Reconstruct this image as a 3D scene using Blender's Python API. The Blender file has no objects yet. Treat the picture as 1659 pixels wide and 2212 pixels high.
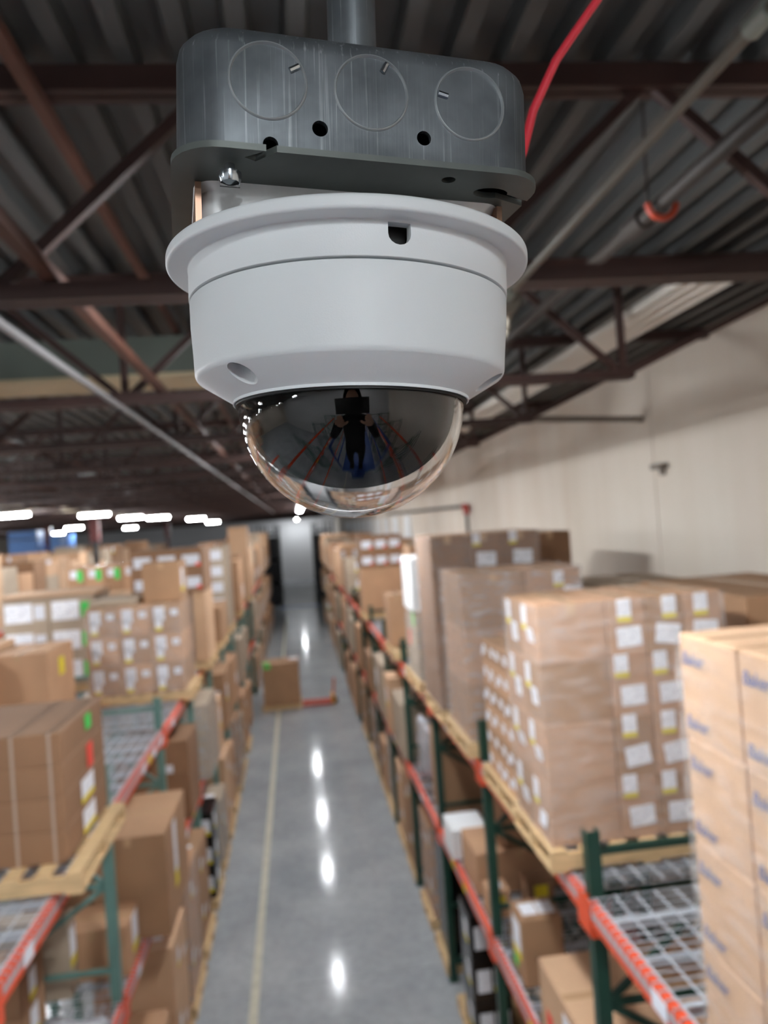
import bpy, bmesh, math, random
from mathutils import Vector, Matrix

S = bpy.context.scene
C = S.collection
R = random.Random(7)
PI = math.pi

# ------------------------------------------------------------------ camera
cam_d = bpy.data.cameras.new('camera'); cam = bpy.data.objects.new('camera', cam_d); C.objects.link(cam)
cam_d.sensor_fit = 'HORIZONTAL'; cam_d.sensor_width = 36.0; cam_d.lens = 1700.0 * 36.0 / 1659.0
cam_d.clip_start = 0.02; cam_d.clip_end = 300
cam.matrix_world = Matrix(((0.990968, 0.069368, -0.114766, 0.0), (-0.113648, -0.019866, -0.993322, 0.0),
                           (-0.071185, 0.997393, -0.011804, 5.3), (0, 0, 0, 1)))
cam_d.dof.use_dof = True; cam_d.dof.focus_distance = 0.215; cam_d.dof.aperture_fstop = 19.0
S.camera = cam

# ------------------------------------------------------------------ world, exposure
W = bpy.data.worlds.new('world'); S.world = W; W.use_nodes = True
W.node_tree.nodes['Background'].inputs[0].default_value = (0.02, 0.022, 0.025, 1)
S.view_settings.view_transform = 'Standard'; S.view_settings.look = 'None'
S.view_settings.gamma = 1.0; S.view_settings.use_curve_mapping = False
S.view_settings.exposure = 0.5
LAMP = 165.0            # emission of the strip light diffusers
S.cycles.max_bounces = 10; S.cycles.transparent_max_bounces = 12
S.cycles.sample_clamp_indirect = 6.0

# ------------------------------------------------------------------ materials
MATS = {}
def lin(c):
    return tuple(((x / 255) / 12.92 if x / 255 <= .04045 else ((x / 255 + .055) / 1.055) ** 2.4) for x in c)
def mat(name, rgb, rough=.6, metal=0., var=0., scale=8., bump=0., bscale=60., stretch=(1, 1, 1), coord='Object', spec=.5, coat=0.):
    if name in MATS: return MATS[name]
    m = bpy.data.materials.new(name); m.use_nodes = True; MATS[name] = m
    nt = m.node_tree; b = nt.nodes['Principled BSDF']
    c = lin(rgb)
    b.inputs['Base Color'].default_value = (*c, 1); b.inputs['Roughness'].default_value = rough
    b.inputs['Metallic'].default_value = metal; b.inputs['Specular IOR Level'].default_value = spec
    b.inputs['Coat Weight'].default_value = coat
    if var or bump:
        tc = nt.nodes.new('ShaderNodeTexCoord'); mp = nt.nodes.new('ShaderNodeMapping')
        mp.inputs['Scale'].default_value = stretch; nt.links.new(tc.outputs[coord], mp.inputs[0])
    if var:
        n = nt.nodes.new('ShaderNodeTexNoise'); n.inputs['Scale'].default_value = scale; n.inputs['Detail'].default_value = 5
        nt.links.new(mp.outputs[0], n.inputs['Vector'])
        r = nt.nodes.new('ShaderNodeValToRGB'); nt.links.new(n.outputs[0], r.inputs[0])
        r.color_ramp.elements[0].position = .3; r.color_ramp.elements[1].position = .7
        r.color_ramp.elements[0].color = (*[x * (1 - var) for x in c], 1)
        r.color_ramp.elements[1].color = (*[min(1, x * (1 + var)) for x in c], 1)
        nt.links.new(r.outputs[0], b.inputs['Base Color'])
    if bump:
        n2 = nt.nodes.new('ShaderNodeTexNoise'); n2.inputs['Scale'].default_value = bscale; n2.inputs['Detail'].default_value = 4
        nt.links.new(mp.outputs[0], n2.inputs['Vector'])
        bp = nt.nodes.new('ShaderNodeBump'); bp.inputs['Strength'].default_value = bump; bp.inputs['Distance'].default_value = .01
        nt.links.new(n2.outputs[0], bp.inputs['Height']); nt.links.new(bp.outputs[0], b.inputs['Normal'])
    return m

TAN = [mat('cardboard_tan', (190, 148, 114), .75, var=.08, scale=3, bump=.05, bscale=25),
       mat('cardboard_brown', (166, 128, 96), .75, var=.08, scale=3, bump=.05, bscale=25),
       mat('cardboard_pale', (207, 168, 134), .75, var=.06, scale=3, bump=.05, bscale=25),
       mat('cardboard_dark', (140, 104, 76), .78, var=.1, scale=3, bump=.05, bscale=25),
       mat('cardboard_rose', (186, 146, 116), .72, var=.06, scale=3, bump=.05, bscale=25),
       mat('cardboard_grey', (176, 158, 138), .75, var=.06, scale=3, bump=.05, bscale=25)]
TAPE = mat('packing_tape', (196, 160, 124), .25, coat=.3)
WHITE = mat('white_paper', (226, 228, 236), .6)
YELLOW = mat('yellow_paper', (226, 205, 40), .6)
GREENST = mat('green_sticker', (70, 205, 90), .6)
REDST = mat('red_sticker', (240, 80, 66), .6)
INKBLUE = mat('blue_ink', (84, 100, 150), .7)
INKDARK = mat('dark_ink', (112, 82, 64), .7)
WOOD = mat('pallet_wood', (206, 174, 130), .75, var=.2, scale=4, bump=.1, bscale=30, stretch=(1, 8, 8))
ORANGE = mat('orange_beam_paint', (226, 84, 48), .4, var=.06, scale=12)
GREEN = mat('dark_green_paint', (24, 62, 50), .4, var=.1, scale=8)
TEAL = mat('teal_green_paint', (100, 136, 128), .42, var=.08, scale=8)
WIRE = mat('galvanised_wire', (196, 202, 210), .4, metal=.3)
HOLDER = mat('grey_label_strip', (170, 166, 170), .35)
PRIMER = mat('red_oxide_primer', (54, 33, 28), .55, var=.3, scale=2.5, bump=.05)
PRIMERL = mat('rusty_primer', (78, 46, 34), .55, var=.25, scale=3)
DECK = mat('steel_roof_deck', (82, 84, 84), .5, metal=.1, var=.12, scale=1.2, stretch=(1, .3, 1))
PLASTICW = mat('white_coated_aluminium', (222, 227, 229), .5, bump=.05, bscale=2200, spec=.4)
BLACKP = mat('black_plastic', (8, 8, 9), .35)
MATTE = mat('matte_black_liner', (3, 3, 3), .9, spec=.05)
RUBBER = mat('black_rubber', (6, 6, 6), .6)
SCREWM = mat('zinc_screw', (190, 198, 204), .18, metal=1.0)
STEELP = mat('grey_pipe_steel', (112, 106, 95), .6, metal=.1)
DARKPIPE = mat('dark_pipe_steel', (52, 46, 42), .6, metal=.2)
BEIGE = mat('beige_painted_steel', (172, 158, 134), .6, var=.12, scale=3)
GREYGREEN = mat('grey_green_board', (104, 112, 104), .5)
REDCAB = mat('red_cable_jacket', (205, 48, 62), .45)
REDPIPE = mat('red_pipe_paint', (168, 52, 40), .5)
WHITEMET = mat('white_enamel', (222, 216, 206), .45)
BLACKWRAP = mat('black_stretch_film', (14, 14, 16), .22, bump=.5, bscale=18)
SILVER = mat('silver_film', (205, 206, 214), .18, metal=.55, bump=.8, bscale=9)
BLUE = mat('blue_plastic', (96, 140, 205), .5)
LINEP = mat('cream_floor_paint', (196, 192, 172), .45, var=.15, scale=6)
WHITEBOARD = mat('white_wrapped_board', (238, 240, 242), .4)
GREYBOX = mat('grey_enclosure', (104, 92, 80), .6)

def concrete_floor():
    m = bpy.data.materials.new('sealed_concrete_floor'); m.use_nodes = True; nt = m.node_tree; b = nt.nodes['Principled BSDF']
    tc = nt.nodes.new('ShaderNodeTexCoord')
    n1 = nt.nodes.new('ShaderNodeTexNoise'); n1.inputs['Scale'].default_value = .7; n1.inputs['Detail'].default_value = 8; n1.inputs['Roughness'].default_value = .62
    n2 = nt.nodes.new('ShaderNodeTexNoise'); n2.inputs['Scale'].default_value = 9; n2.inputs['Detail'].default_value = 6
    nt.links.new(tc.outputs['Object'], n1.inputs['Vector']); nt.links.new(tc.outputs['Object'], n2.inputs['Vector'])
    r = nt.nodes.new('ShaderNodeValToRGB'); r.color_ramp.elements[0].position = .3; r.color_ramp.elements[1].position = .72
    r.color_ramp.elements[0].color = (*lin((148, 152, 157)), 1); r.color_ramp.elements[1].color = (*lin((178, 181, 183)), 1)
    nt.links.new(n1.outputs[0], r.inputs[0])
    mx = nt.nodes.new('ShaderNodeMixRGB'); mx.blend_type = 'OVERLAY'; mx.inputs[0].default_value = .22
    nt.links.new(r.outputs[0], mx.inputs[1]); nt.links.new(n2.outputs[0], mx.inputs[2]); nt.links.new(mx.outputs[0], b.inputs['Base Color'])
    rr = nt.nodes.new('ShaderNodeMapRange'); rr.inputs[3].default_value = .06; rr.inputs[4].default_value = .15
    nt.links.new(n1.outputs[0], rr.inputs[0]); nt.links.new(rr.outputs[0], b.inputs['Roughness']); b.inputs['Specular IOR Level'].default_value = .05
    return m
FLOORM = concrete_floor()

def wall_mat():
    m = bpy.data.materials.new('stained_concrete_wall'); m.use_nodes = True; nt = m.node_tree; b = nt.nodes['Principled BSDF']
    tc = nt.nodes.new('ShaderNodeTexCoord'); mp = nt.nodes.new('ShaderNodeMapping'); mp.inputs['Scale'].default_value = (1, 1.0, .12)
    nt.links.new(tc.outputs['Object'], mp.inputs[0])
    n1 = nt.nodes.new('ShaderNodeTexNoise'); n1.inputs['Scale'].default_value = 1.1; n1.inputs['Detail'].default_value = 3
    nt.links.new(mp.outputs[0], n1.inputs['Vector'])
    n2 = nt.nodes.new('ShaderNodeTexNoise'); n2.inputs['Scale'].default_value = .5; n2.inputs['Detail'].default_value = 4
    nt.links.new(tc.outputs['Object'], n2.inputs['Vector'])
    r = nt.nodes.new('ShaderNodeValToRGB'); r.color_ramp.elements[0].position = .25; r.color_ramp.elements[1].position = .7
    r.color_ramp.elements[0].color = (*lin((212, 198, 182)), 1); r.color_ramp.elements[1].color = (*lin((224, 214, 202)), 1)
    nt.links.new(n1.outputs[0], r.inputs[0])
    mx = nt.nodes.new('ShaderNodeMixRGB'); mx.blend_type = 'SOFT_LIGHT'; mx.inputs[0].default_value = .35
    nt.links.new(r.outputs[0], mx.inputs[1]); nt.links.new(n2.outputs[0], mx.inputs[2]); nt.links.new(mx.outputs[0], b.inputs['Base Color'])
    b.inputs['Roughness'].default_value = .8
    return m
WALLM = wall_mat()

def galv():
    m = bpy.data.materials.new('scuffed_galvanised_steel'); m.use_nodes = True; nt = m.node_tree; b = nt.nodes['Principled BSDF']
    tc = nt.nodes.new('ShaderNodeTexCoord'); mp = nt.nodes.new('ShaderNodeMapping'); mp.inputs['Scale'].default_value = (1100, 1100, 20)
    nt.links.new(tc.outputs['Object'], mp.inputs[0])
    n1 = nt.nodes.new('ShaderNodeTexNoise'); n1.inputs['Scale'].default_value = 1; n1.inputs['Detail'].default_value = 3
    nt.links.new(mp.outputs[0], n1.inputs['Vector'])
    n2 = nt.nodes.new('ShaderNodeTexNoise'); n2.inputs['Scale'].default_value = 55; n2.inputs['Detail'].default_value = 4
    nt.links.new(tc.outputs['Object'], n2.inputs['Vector'])
    r = nt.nodes.new('ShaderNodeValToRGB'); r.color_ramp.elements[0].position = .60; r.color_ramp.elements[1].position = .84
    r.color_ramp.elements[0].color = (*lin((106, 112, 116)), 1); r.color_ramp.elements[1].color = (*lin((178, 184, 186)), 1)
    nt.links.new(n1.outputs[0], r.inputs[0])
    r2 = nt.nodes.new('ShaderNodeValToRGB'); r2.color_ramp.elements[0].position = .36; r2.color_ramp.elements[1].position = .66; r2.color_ramp.elements[0].color = (.5, .51, .52, 1); r2.color_ramp.elements[1].color = (1.15, 1.15, 1.15, 1)
    nt.links.new(n2.outputs[0], r2.inputs[0])
    mx = nt.nodes.new('ShaderNodeMixRGB'); mx.blend_type = 'MULTIPLY'; mx.inputs[0].default_value = .8
    nt.links.new(r.outputs[0], mx.inputs[1]); nt.links.new(r2.outputs[0], mx.inputs[2]); nt.links.new(mx.outputs[0], b.inputs['Base Color'])
    b.inputs['Metallic'].default_value = .6; b.inputs['Roughness'].default_value = .42
    bp = nt.nodes.new('ShaderNodeBump'); bp.inputs['Strength'].default_value = .08; bp.inputs['Distance'].default_value = .0005
    nt.links.new(n1.outputs[0], bp.inputs['Height']); nt.links.new(bp.outputs[0], b.inputs['Normal'])
    return m
GALV = galv()

def glass(name, ior=1.49):
    m = bpy.data.materials.new(name); m.use_nodes = True; b = m.node_tree.nodes['Principled BSDF']
    b.inputs['Transmission Weight'].default_value = 1; b.inputs['Roughness'].default_value = 0; b.inputs['IOR'].default_value = ior
    b.inputs['Base Color'].default_value = (.97, .97, .97, 1)
    return m
DOMEGLASS = glass('clear_dome_acrylic')

def film(name, op, tint=(235, 232, 232), bscale=14):
    m = bpy.data.materials.new(name); m.use_nodes = True; nt = m.node_tree; b = nt.nodes['Principled BSDF']
    out = nt.nodes['Material Output']; tr = nt.nodes.new('ShaderNodeBsdfTransparent'); mx = nt.nodes.new('ShaderNodeMixShader')
    b.inputs['Base Color'].default_value = (*lin(tint), 1); b.inputs['Roughness'].default_value = .12
    tc = nt.nodes.new('ShaderNodeTexCoord'); mp = nt.nodes.new('ShaderNodeMapping'); mp.inputs['Scale'].default_value = (.5, .5, 1.6)
    mp.inputs['Rotation'].default_value = (.5, .3, .2)
    nt.links.new(tc.outputs['Object'], mp.inputs[0])
    n = nt.nodes.new('ShaderNodeTexNoise'); n.inputs['Scale'].default_value = bscale; n.inputs['Detail'].default_value = 3
    nt.links.new(mp.outputs[0], n.inputs['Vector'])
    bp = nt.nodes.new('ShaderNodeBump'); bp.inputs['Strength'].default_value = .55; bp.inputs['Distance'].default_value = .02
    nt.links.new(n.outputs[0], bp.inputs['Height']); nt.links.new(bp.outputs[0], b.inputs['Normal'])
    fr = nt.nodes.new('ShaderNodeMapRange'); fr.inputs[1].default_value = .42; fr.inputs[2].default_value = .75
    fr.inputs[3].default_value = op; fr.inputs[4].default_value = min(1, op * 3.2)
    nt.links.new(n.outputs[0], fr.inputs[0]); nt.links.new(fr.outputs[0], mx.inputs[0])
    nt.links.new(tr.outputs[0], mx.inputs[1]); nt.links.new(b.outputs[0], mx.inputs[2]); nt.links.new(mx.outputs[0], out.inputs[0])
    return m
FILM = film('clear_stretch_film', .10)
FILMW = film('cloudy_stretch_film', .15)
BAG = film('cloudy_plastic_bag', .5, (220, 222, 230), 22)

def label_mat(name, base):          # printed lines on white paper (flat print)
    m = bpy.data.materials.new(name); m.use_nodes = True; nt = m.node_tree; b = nt.nodes['Principled BSDF']
    tc = nt.nodes.new('ShaderNodeTexCoord'); mp = nt.nodes.new('ShaderNodeMapping'); mp.inputs['Scale'].default_value = (5, 5, 11)
    nt.links.new(tc.outputs['Generated'], mp.inputs[0])
    n = nt.nodes.new('ShaderNodeTexNoise'); n.inputs['Scale'].default_value = 1.2; n.inputs['Detail'].default_value = 2
    nt.links.new(mp.outputs[0], n.inputs['Vector'])
    r = nt.nodes.new('ShaderNodeValToRGB'); r.color_ramp.elements[0].position = .38; r.color_ramp.elements[1].position = .47
    r.color_ramp.elements[0].color = (*lin((202, 204, 218)), 1); r.color_ramp.elements[1].color = (*lin(base), 1)
    nt.links.new(n.outputs[0], r.inputs[0]); nt.links.new(r.outputs[0], b.inputs['Base Color']); b.inputs['Roughness'].default_value = .55
    return m
PRINT = label_mat('printed_white_label', (246, 247, 252))

def emit(name, rgb, s):
    m = bpy.data.materials.new(name); m.use_nodes = True; nt = m.node_tree
    nt.nodes.remove(nt.nodes['Principled BSDF']); e = nt.nodes.new('ShaderNodeEmission')
    e.inputs[0].default_value = (*rgb, 1); e.inputs[1].default_value = s
    nt.links.new(e.outputs[0], nt.nodes['Material Output'].inputs[0]); return m
GLOW = emit('lit_diffuser', (.93, .97, 1.0), LAMP)

# ------------------------------------------------------------------ mesh helpers
class MB:
    def __init__(s): s.v = []; s.f = []; s.m = []
    def quadbox(s, pts, mi=0):
        n = len(s.v); s.v += [tuple(p) for p in pts]
        for q in ((0, 3, 2, 1), (4, 5, 6, 7), (0, 1, 5, 4), (1, 2, 6, 5), (2, 3, 7, 6), (3, 0, 4, 7)):
            s.f.append(tuple(n + i for i in q)); s.m.append(mi)
    def box(s, x0, x1, y0, y1, z0, z1, mi=0):
        if x0 > x1: x0, x1 = x1, x0
        s.quadbox([(x0, y0, z0), (x1, y0, z0), (x1, y1, z0), (x0, y1, z0), (x0, y0, z1), (x1, y0, z1), (x1, y1, z1), (x0, y1, z1)], mi); return s
    def bar(s, p, q, w, h, mi=0, up=(0, 0, 1)):
        p = Vector(p); q = Vector(q); d = (q - p).normalized(); u = Vector(up)
        if abs(d.dot(u)) > .98: u = Vector((1, 0, 0))
        a = d.cross(u).normalized() * w / 2; b = a.cross(d).normalized() * h / 2
        s.quadbox([p - a - b, p + a - b, q + a - b, q - a - b, p - a + b, p + a + b, q + a + b, q - a + b], mi); return s
    def tube(s, pts, r, n=10, mi=0):
        pts = [Vector(p) for p in pts]; base = len(s.v); k = len(pts)
        t0 = (pts[1] - pts[0]).normalized(); u = t0.cross(Vector((0, 0, 1)))
        if u.length < .05: u = t0.cross(Vector((1, 0, 0)))
        u.normalize()
        for i, p in enumerate(pts):
            t = (pts[min(i + 1, k - 1)] - pts[max(i - 1, 0)]).normalized()
            u = (u - t * u.dot(t)).normalized(); w = t.cross(u)
            for j in range(n):
                a = 2 * PI * j / n; s.v.append(tuple(p + u * math.cos(a) * r + w * math.sin(a) * r))
        for i in range(k - 1):
            for j in range(n):
                a = base + i * n + j; b = base + i * n + (j + 1) % n
                s.f.append((a, b, b + n, a + n)); s.m.append(mi)
        s.f.append(tuple(base + j for j in range(n))[::-1]); s.m.append(mi)
        s.f.append(tuple(base + (k - 1) * n + j for j in range(n))); s.m.append(mi); return s
    def lathe(s, prof, n=96, mi=0, closed=True):
        base = len(s.v); k = len(prof)
        for (r, z) in prof:
            for j in range(n):
                a = 2 * PI * j / n; s.v.append((r * math.cos(a), r * math.sin(a), z))
        rng = range(k) if closed else range(k - 1)
        for i in rng:
            i2 = (i + 1) % k
            for j in range(n):
                j2 = (j + 1) % n
                s.f.append((base + i * n + j, base + i * n + j2, base + i2 * n + j2, base + i2 * n + j)); s.m.append(mi)
        return s
    def prism(s, outline, z0, z1, mi=0):
        n = len(outline); b = len(s.v)
        s.v += [(x, y, z0) for x, y in outline] + [(x, y, z1) for x, y in outline]
        s.f.append(tuple(range(b, b + n))[::-1]); s.f.append(tuple(range(b + n, b + 2 * n))); s.m += [mi, mi]
        for i in range(n):
            j = (i + 1) % n; s.f.append((b + i, b + j, b + n + j, b + n + i)); s.m.append(mi)
        return s
    def mesh(s, name, mats, smooth=False):
        me = bpy.data.meshes.new(name); me.from_pydata(s.v, [], s.f)
        for m in (mats if isinstance(mats, (list, tuple)) else [mats]): me.materials.append(m)
        if len(me.materials) > 1: me.polygons.foreach_set('material_index', s.m)
        if smooth:
            me.polygons.foreach_set('use_smooth', [True] * len(me.polygons))
            try: me.set_sharp_from_angle(angle=math.radians(smooth if smooth is not True else 35))
            except Exception: pass
        me.update(); return me
    def build(s, name, mats, parent=None, smooth=False):
        return link(name, s.mesh(name, mats, smooth), parent)

def link(name, me, parent=None, loc=None):
    o = bpy.data.objects.new(name, me); C.objects.link(o)
    if parent is not None: o.parent = parent
    if loc is not None: o.location = loc
    return o
def tag(o, label=None, cat=None, group=None, kind=None):
    if label:
        n = len(label.replace(',', ' ').split())
        if not 4 <= n <= 16: print('LABEL LENGTH', n, label)
        o['label'] = label
    if cat: o['category'] = cat
    if group: o['group'] = group
    if kind: o['kind'] = kind
    return o
def thing(name, label, cat, loc=(0, 0, 0), group=None, rz=0):
    o = bpy.data.objects.new(name, None); C.objects.link(o); o.empty_display_size = .1
    o.location = loc; o.rotation_euler = (0, 0, rz); return tag(o, label, cat, group)
def struct(name, me, parent=None): return tag(link(name, me, parent), kind='structure')

ORD = ['first', 'second', 'third', 'fourth', 'fifth', 'sixth', 'seventh', 'eighth', 'ninth', 'tenth', 'eleventh', 'twelfth',
       'thirteenth', 'fourteenth', 'fifteenth', 'sixteenth', 'seventeenth', 'eighteenth', 'nineteenth', 'twentieth']
def ordn(i):
    if i < 20: return ORD[i]
    if i < 29: return 'twenty-' + ORD[i - 20]
    if i == 29: return 'thirtieth'
    return 'thirty-' + ORD[i - 30]

# ------------------------------------------------------------------ setting
XW, XL, YB, YE = 4.2, -25.0, -6.4, 80.0
ZT, ZB = 6.93, 6.18                      # joist chords
fl = struct('floor', MB().box(XL, XW, YB, YE, -.12, -.012).mesh('floor', FLOORM))
ys = [YB] + [9.3 + 4.7 * k for k in range(-3, 17)] + [YE]
for a, b in zip(ys[:-1], ys[1:]):
    for c, d in ((XL, -14.0), (-14.0, -7.0), (-7.0, -1.6), (-1.6, XW)):
        link('slab', MB().box(c + .004, d - .004, a + .004, b - .004, -.012, 0).mesh('slab', FLOORM), fl)
struct('trim_1', MB().box(-.86, -.76, YB, 48, .0, .0015).mesh('trim', LINEP))
struct('trim_2', MB().box(-1.3, 1.35, 52.8, 53.7, .0, .0015).mesh('trim', mat('blue_floor_paint', (78, 110, 168), .5)))
wr = struct('wall_right', MB().box(XW + .04, XW + .2, YB, YE, 0, 7.3).mesh('wall', WALLM))
py = [YB, 2.6, 8.72, 14.8, 20.9, 27, 33.1, 39.2, 45.3, 51.4, 57.5, 63.6, 69.7, 75.8, YE]
for a, b in zip(py[:-1], py[1:]):
    link('panel', MB().box(XW, XW + .04, a + .012, b - .012, 0, 7.3).mesh('panel', WALLM), wr)
struct('wall_left', MB().box(XL - .2, XL, YB, YE, 0, 7.3).mesh('wall', WALLM))
struct('wall_back', MB().box(XL, XW, YB - .2, YB, 0, 7.3).mesh('wall', mat('pale_back_wall', (196, 196, 196), .7)))
struct('wall_front', MB().box(XL, XW, YE, YE + .2, 0, 7.3).mesh('wall', mat('pale_end_wall', (212, 212, 214), .7)))
ce = struct('ceiling', MB().box(XL, XW, YB, YE, 7.09, 7.2).mesh('ceiling', DECK))
x = XL
while x < XW - .01:
    mb = MB()
    for k in range(4):
        a = x + .2 * k
        if a + .2 > XW + .02: break
        prof = [(a, 7.05), (a + .075, 7.05), (a + .09, 6.975), (a + .155, 6.975), (a + .17, 7.05), (a + .2, 7.05)]
        for (p0, q0), (p1, q1) in zip(prof[:-1], prof[1:]):
            n = len(mb.v); mb.v += [(p0, YB, q0), (p1, YB, q1), (p1, YE, q1), (p0, YE, q0)]; mb.f.append((n, n + 3, n + 2, n + 1)); mb.m.append(0)
    link('deck_panel', mb.mesh('deck_panel', DECK), ce); x += .8

# roof joists
J0, JP = 2.88, 2.25
NODES = [2.3 - 1.65 * k for k in range(0, 17)]
def web(mb, x0, z0, x1, z1, y, w=.042): mb.bar((x0, y, z0), (x1, y, z1), w, w)
cache = {}
def joist(k):
    y = J0 + JP * k
    t = thing('roof_joist', f'red-brown open web steel roof joist, {ordn(k + 2)} from the back wall under the metal deck', 'joist', (0, y, 0), 'roof joists under the metal deck')
    if 'tc' not in cache:
        cache['tc'] = MB().box(XL, XW, -.05, -.008, ZT - .045, ZT + .045).box(XL, XW, .008, .05, ZT - .045, ZT + .045).mesh('top_chord', PRIMER)
        cache['bc'] = MB().box(XL + 1, 2.36, -.055, -.008, ZB - .03, ZB + .03).box(XL + 1, 2.36, .008, .055, ZB - .03, ZB + .03).mesh('bottom_chord', PRIMER)
        ws = []
        for i, nx in enumerate(NODES):
            up = nx + .825 if i else XW - .15
            for a in ((nx, ZB, up, ZT), (nx, ZB, nx - .825, ZT), (nx, ZB, nx, ZT)):
                m = MB(); web(m, *a, 0); ws.append((i, m))
        cache['near'] = [m.mesh('web', PRIMER) for i, m in ws if i <= 5]
        far = MB()
        for i, m in ws:
            if i > 5:
                n = len(far.v); far.v += m.v; far.f += [tuple(q + n for q in f) for f in m.f]; far.m += m.m
        cache['far'] = far.mesh('web', PRIMER)
        al = MB()
        for i, m in ws:
            n = len(al.v); al.v += m.v; al.f += [tuple(q + n for q in f) for f in m.f]; al.m += m.m
        cache['all'] = al.mesh('web', PRIMER)
    link('top_chord', cache['tc'], t); link('bottom_chord', cache['bc'], t)
    if k < 7:
        for m in cache['near']: link('web', m, t)
        tag(link('web', cache['far'], t), kind='stuff')
    else: tag(link('web', cache['all'], t), kind='stuff')
for k in range(-2, 36): joist(k)
for x, tl in ((-.78, 'above the dome camera'), (-4.1, 'over the opposite racks'), (-7.4, 'over the second aisle')):
    tag(MB().bar((x, YB + .3, ZT - .08), (x, 70, ZT - .08), .045, .045).build('bridging_bar', PRIMERL), f'rusty upper bridging bar crossing the joists {tl}', 'brace', 'bridging bars')
    tag(MB().bar((x, YB + .3, ZB + .06), (x, 70, ZB + .06), .045, .045).build('bridging_bar', PRIMERL), f'rusty lower bridging bar crossing the joists {tl}', 'brace', 'bridging bars')
# beige beam and board behind the second joist
t = thing('air_duct', 'wide grey-green duct with a beige underside crossing behind the second joist', 'duct')
MB().box(-9, -.35, 6.0, 6.5, 6.52, 6.80).build('casing', GREYGREEN, t)
MB().box(-9.01, -.34, 5.985, 6.53, 6.49, 6.52).build('bottom_panel', mat('beige_duct_panel', (206, 190, 156), .6, var=.1, scale=3), t)
for x in (-7.5, -5.2, -2.9, -.7):
    MB().box(x, x + .03, 6.2, 6.23, 6.80, 6.98).build('hanger', DARKPIPE, t)
tag(MB().box(-6.7, -6.5, 14, 79, 6.225, 6.36).build('duct', BEIGE), 'long beige duct running under the joists over the second aisle', 'duct')

# pipes and conduits overhead
def conduit(name, label, pts, r, m, couplings=(), cat='pipe', cm=None):
    t = thing(name, label, cat)
    MB().tube(pts, r, 12).build('tube', m, t, 40)
    for p, q, rr in couplings: MB().tube([p, q], rr, 12).build('coupling', cm or STEELP, t, 40)
    return t
conduit('conduit', 'pale steel conduit with couplings clamped under the joists beside the dome camera',
        [(.84, -4, 6.1), (.84, 2.7, 6.1), (.86, 2.86, 6.09), (1.0, 3.4, 6.1), (1.07, 4.2, 6.1), (1.07, 30, 6.1)], .0125, STEELP,
        [((.84, 1.2, 6.1), (.84, 1.26, 6.1), .019), ((.84, 2.75, 6.1), (.85, 2.9, 6.09), .02)], cm=mat('zinc_fitting', (150, 158, 150), .5, metal=.4))
t = thing('conduit_clamp', 'zinc beam clamp and round box holding the conduit on the first joist', 'clamp')
MB().box(.80, .89, 2.80, 2.96, 6.215, 6.26).build('jaw', STEELP, t)
MB().tube([(.85, 2.82, 6.215), (.85, 2.82, 6.12)], .012, 8).build('rod', STEELP, t)
MB().tube([(.85, 2.84, 6.09), (.85, 2.93, 6.09)], .05, 16).build('box', STEELP, t, 40)
MB().tube([(.85, 2.9, 6.09), (.3, 2.9, 6.09)], .016, 8).build('side_stub', STEELP, t, 40)
conduit('conduit', 'white conduit running under the joists above the opposite rack row', [(-1.0, YB + .2, 6.1), (-.98, 8, 6.1), (-.95, 40, 6.1)], .018, mat('dull_white_conduit', (108, 105, 106), .6))
conduit('sprinkler_pipe', 'dark sprinkler pipe over the wall-side racks with a red-orange hanger', [(1.56, YB + .2, 6.5), (1.56, 34, 6.5)], .032, DARKPIPE,
        [((1.56, 3.15, 6.5), (1.56, 3.32, 6.5), .046)], cm=DARKPIPE)
t = thing('pipe_hanger', 'red-orange U shaped hanger under the dark sprinkler pipe', 'hanger', (1.56, 3.0, 6.5))
MB().tube([(.06 * math.cos(a), 0, .06 * math.sin(a)) for a in [PI + PI * i / 10 for i in range(11)]], .014, 8).build('strap', mat('red_orange_paint', (190, 66, 36), .5), t, 40)
MB().tube([(-.06, 0, 0), (-.06, -.02, .4)], .006, 6).build('rod', DARKPIPE, t)
t = thing('light_trough', 'long white metal trough hung over the wall-side racks', 'trough')
MB().box(2.42, 2.76, 4.5, 36, 6.64, 6.66).build('top_sheet', WHITEMET, t)
for xx in (2.42, 2.52, 2.63, 2.74): MB().box(xx, xx + .02, 4.5, 36, 6.60, 6.65).build('rib', WHITEMET, t)
tag(MB().bar((4.19, 8.9, 6.29), (2.62, 8.9, 6.38), .05, .06).build('wall_strut', mat('dull_grey_steel', (110, 102, 94), .6)), 'dull grey strut reaching out from the concrete wall', 'strut')
t = thing('wall_bracket', 'small brown bracket on the concrete wall beside the panel joint', 'bracket', (4.2, 8.5, 5.7))
MB().box(-.10, 0, -.12, .12, -.03, .03).build('plate', GREYBOX, t); MB().box(-.03, 0, -.05, .05, -.1, -.03).build('tab', GREYBOX, t)
t = thing('wall_pipe', 'thin dark pipe along the concrete wall turning down at a red elbow', 'pipe')
MB().tube([(4.08, 34, 5.6), (4.08, 18.4, 5.52)], .04, 8).build('run', DARKPIPE, t)
MB().tube([(4.08, 18.3, 5.4), (4.08, 18.3, 4.2)], .04, 8).build('drop', DARKPIPE, t)
MB().tube([(4.08, 18.55, 5.52), (4.08, 18.34, 5.51), (4.08, 18.3, 5.46), (4.08, 18.3, 5.32)], .075, 10).build('elbow', REDPIPE, t, 40)
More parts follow.
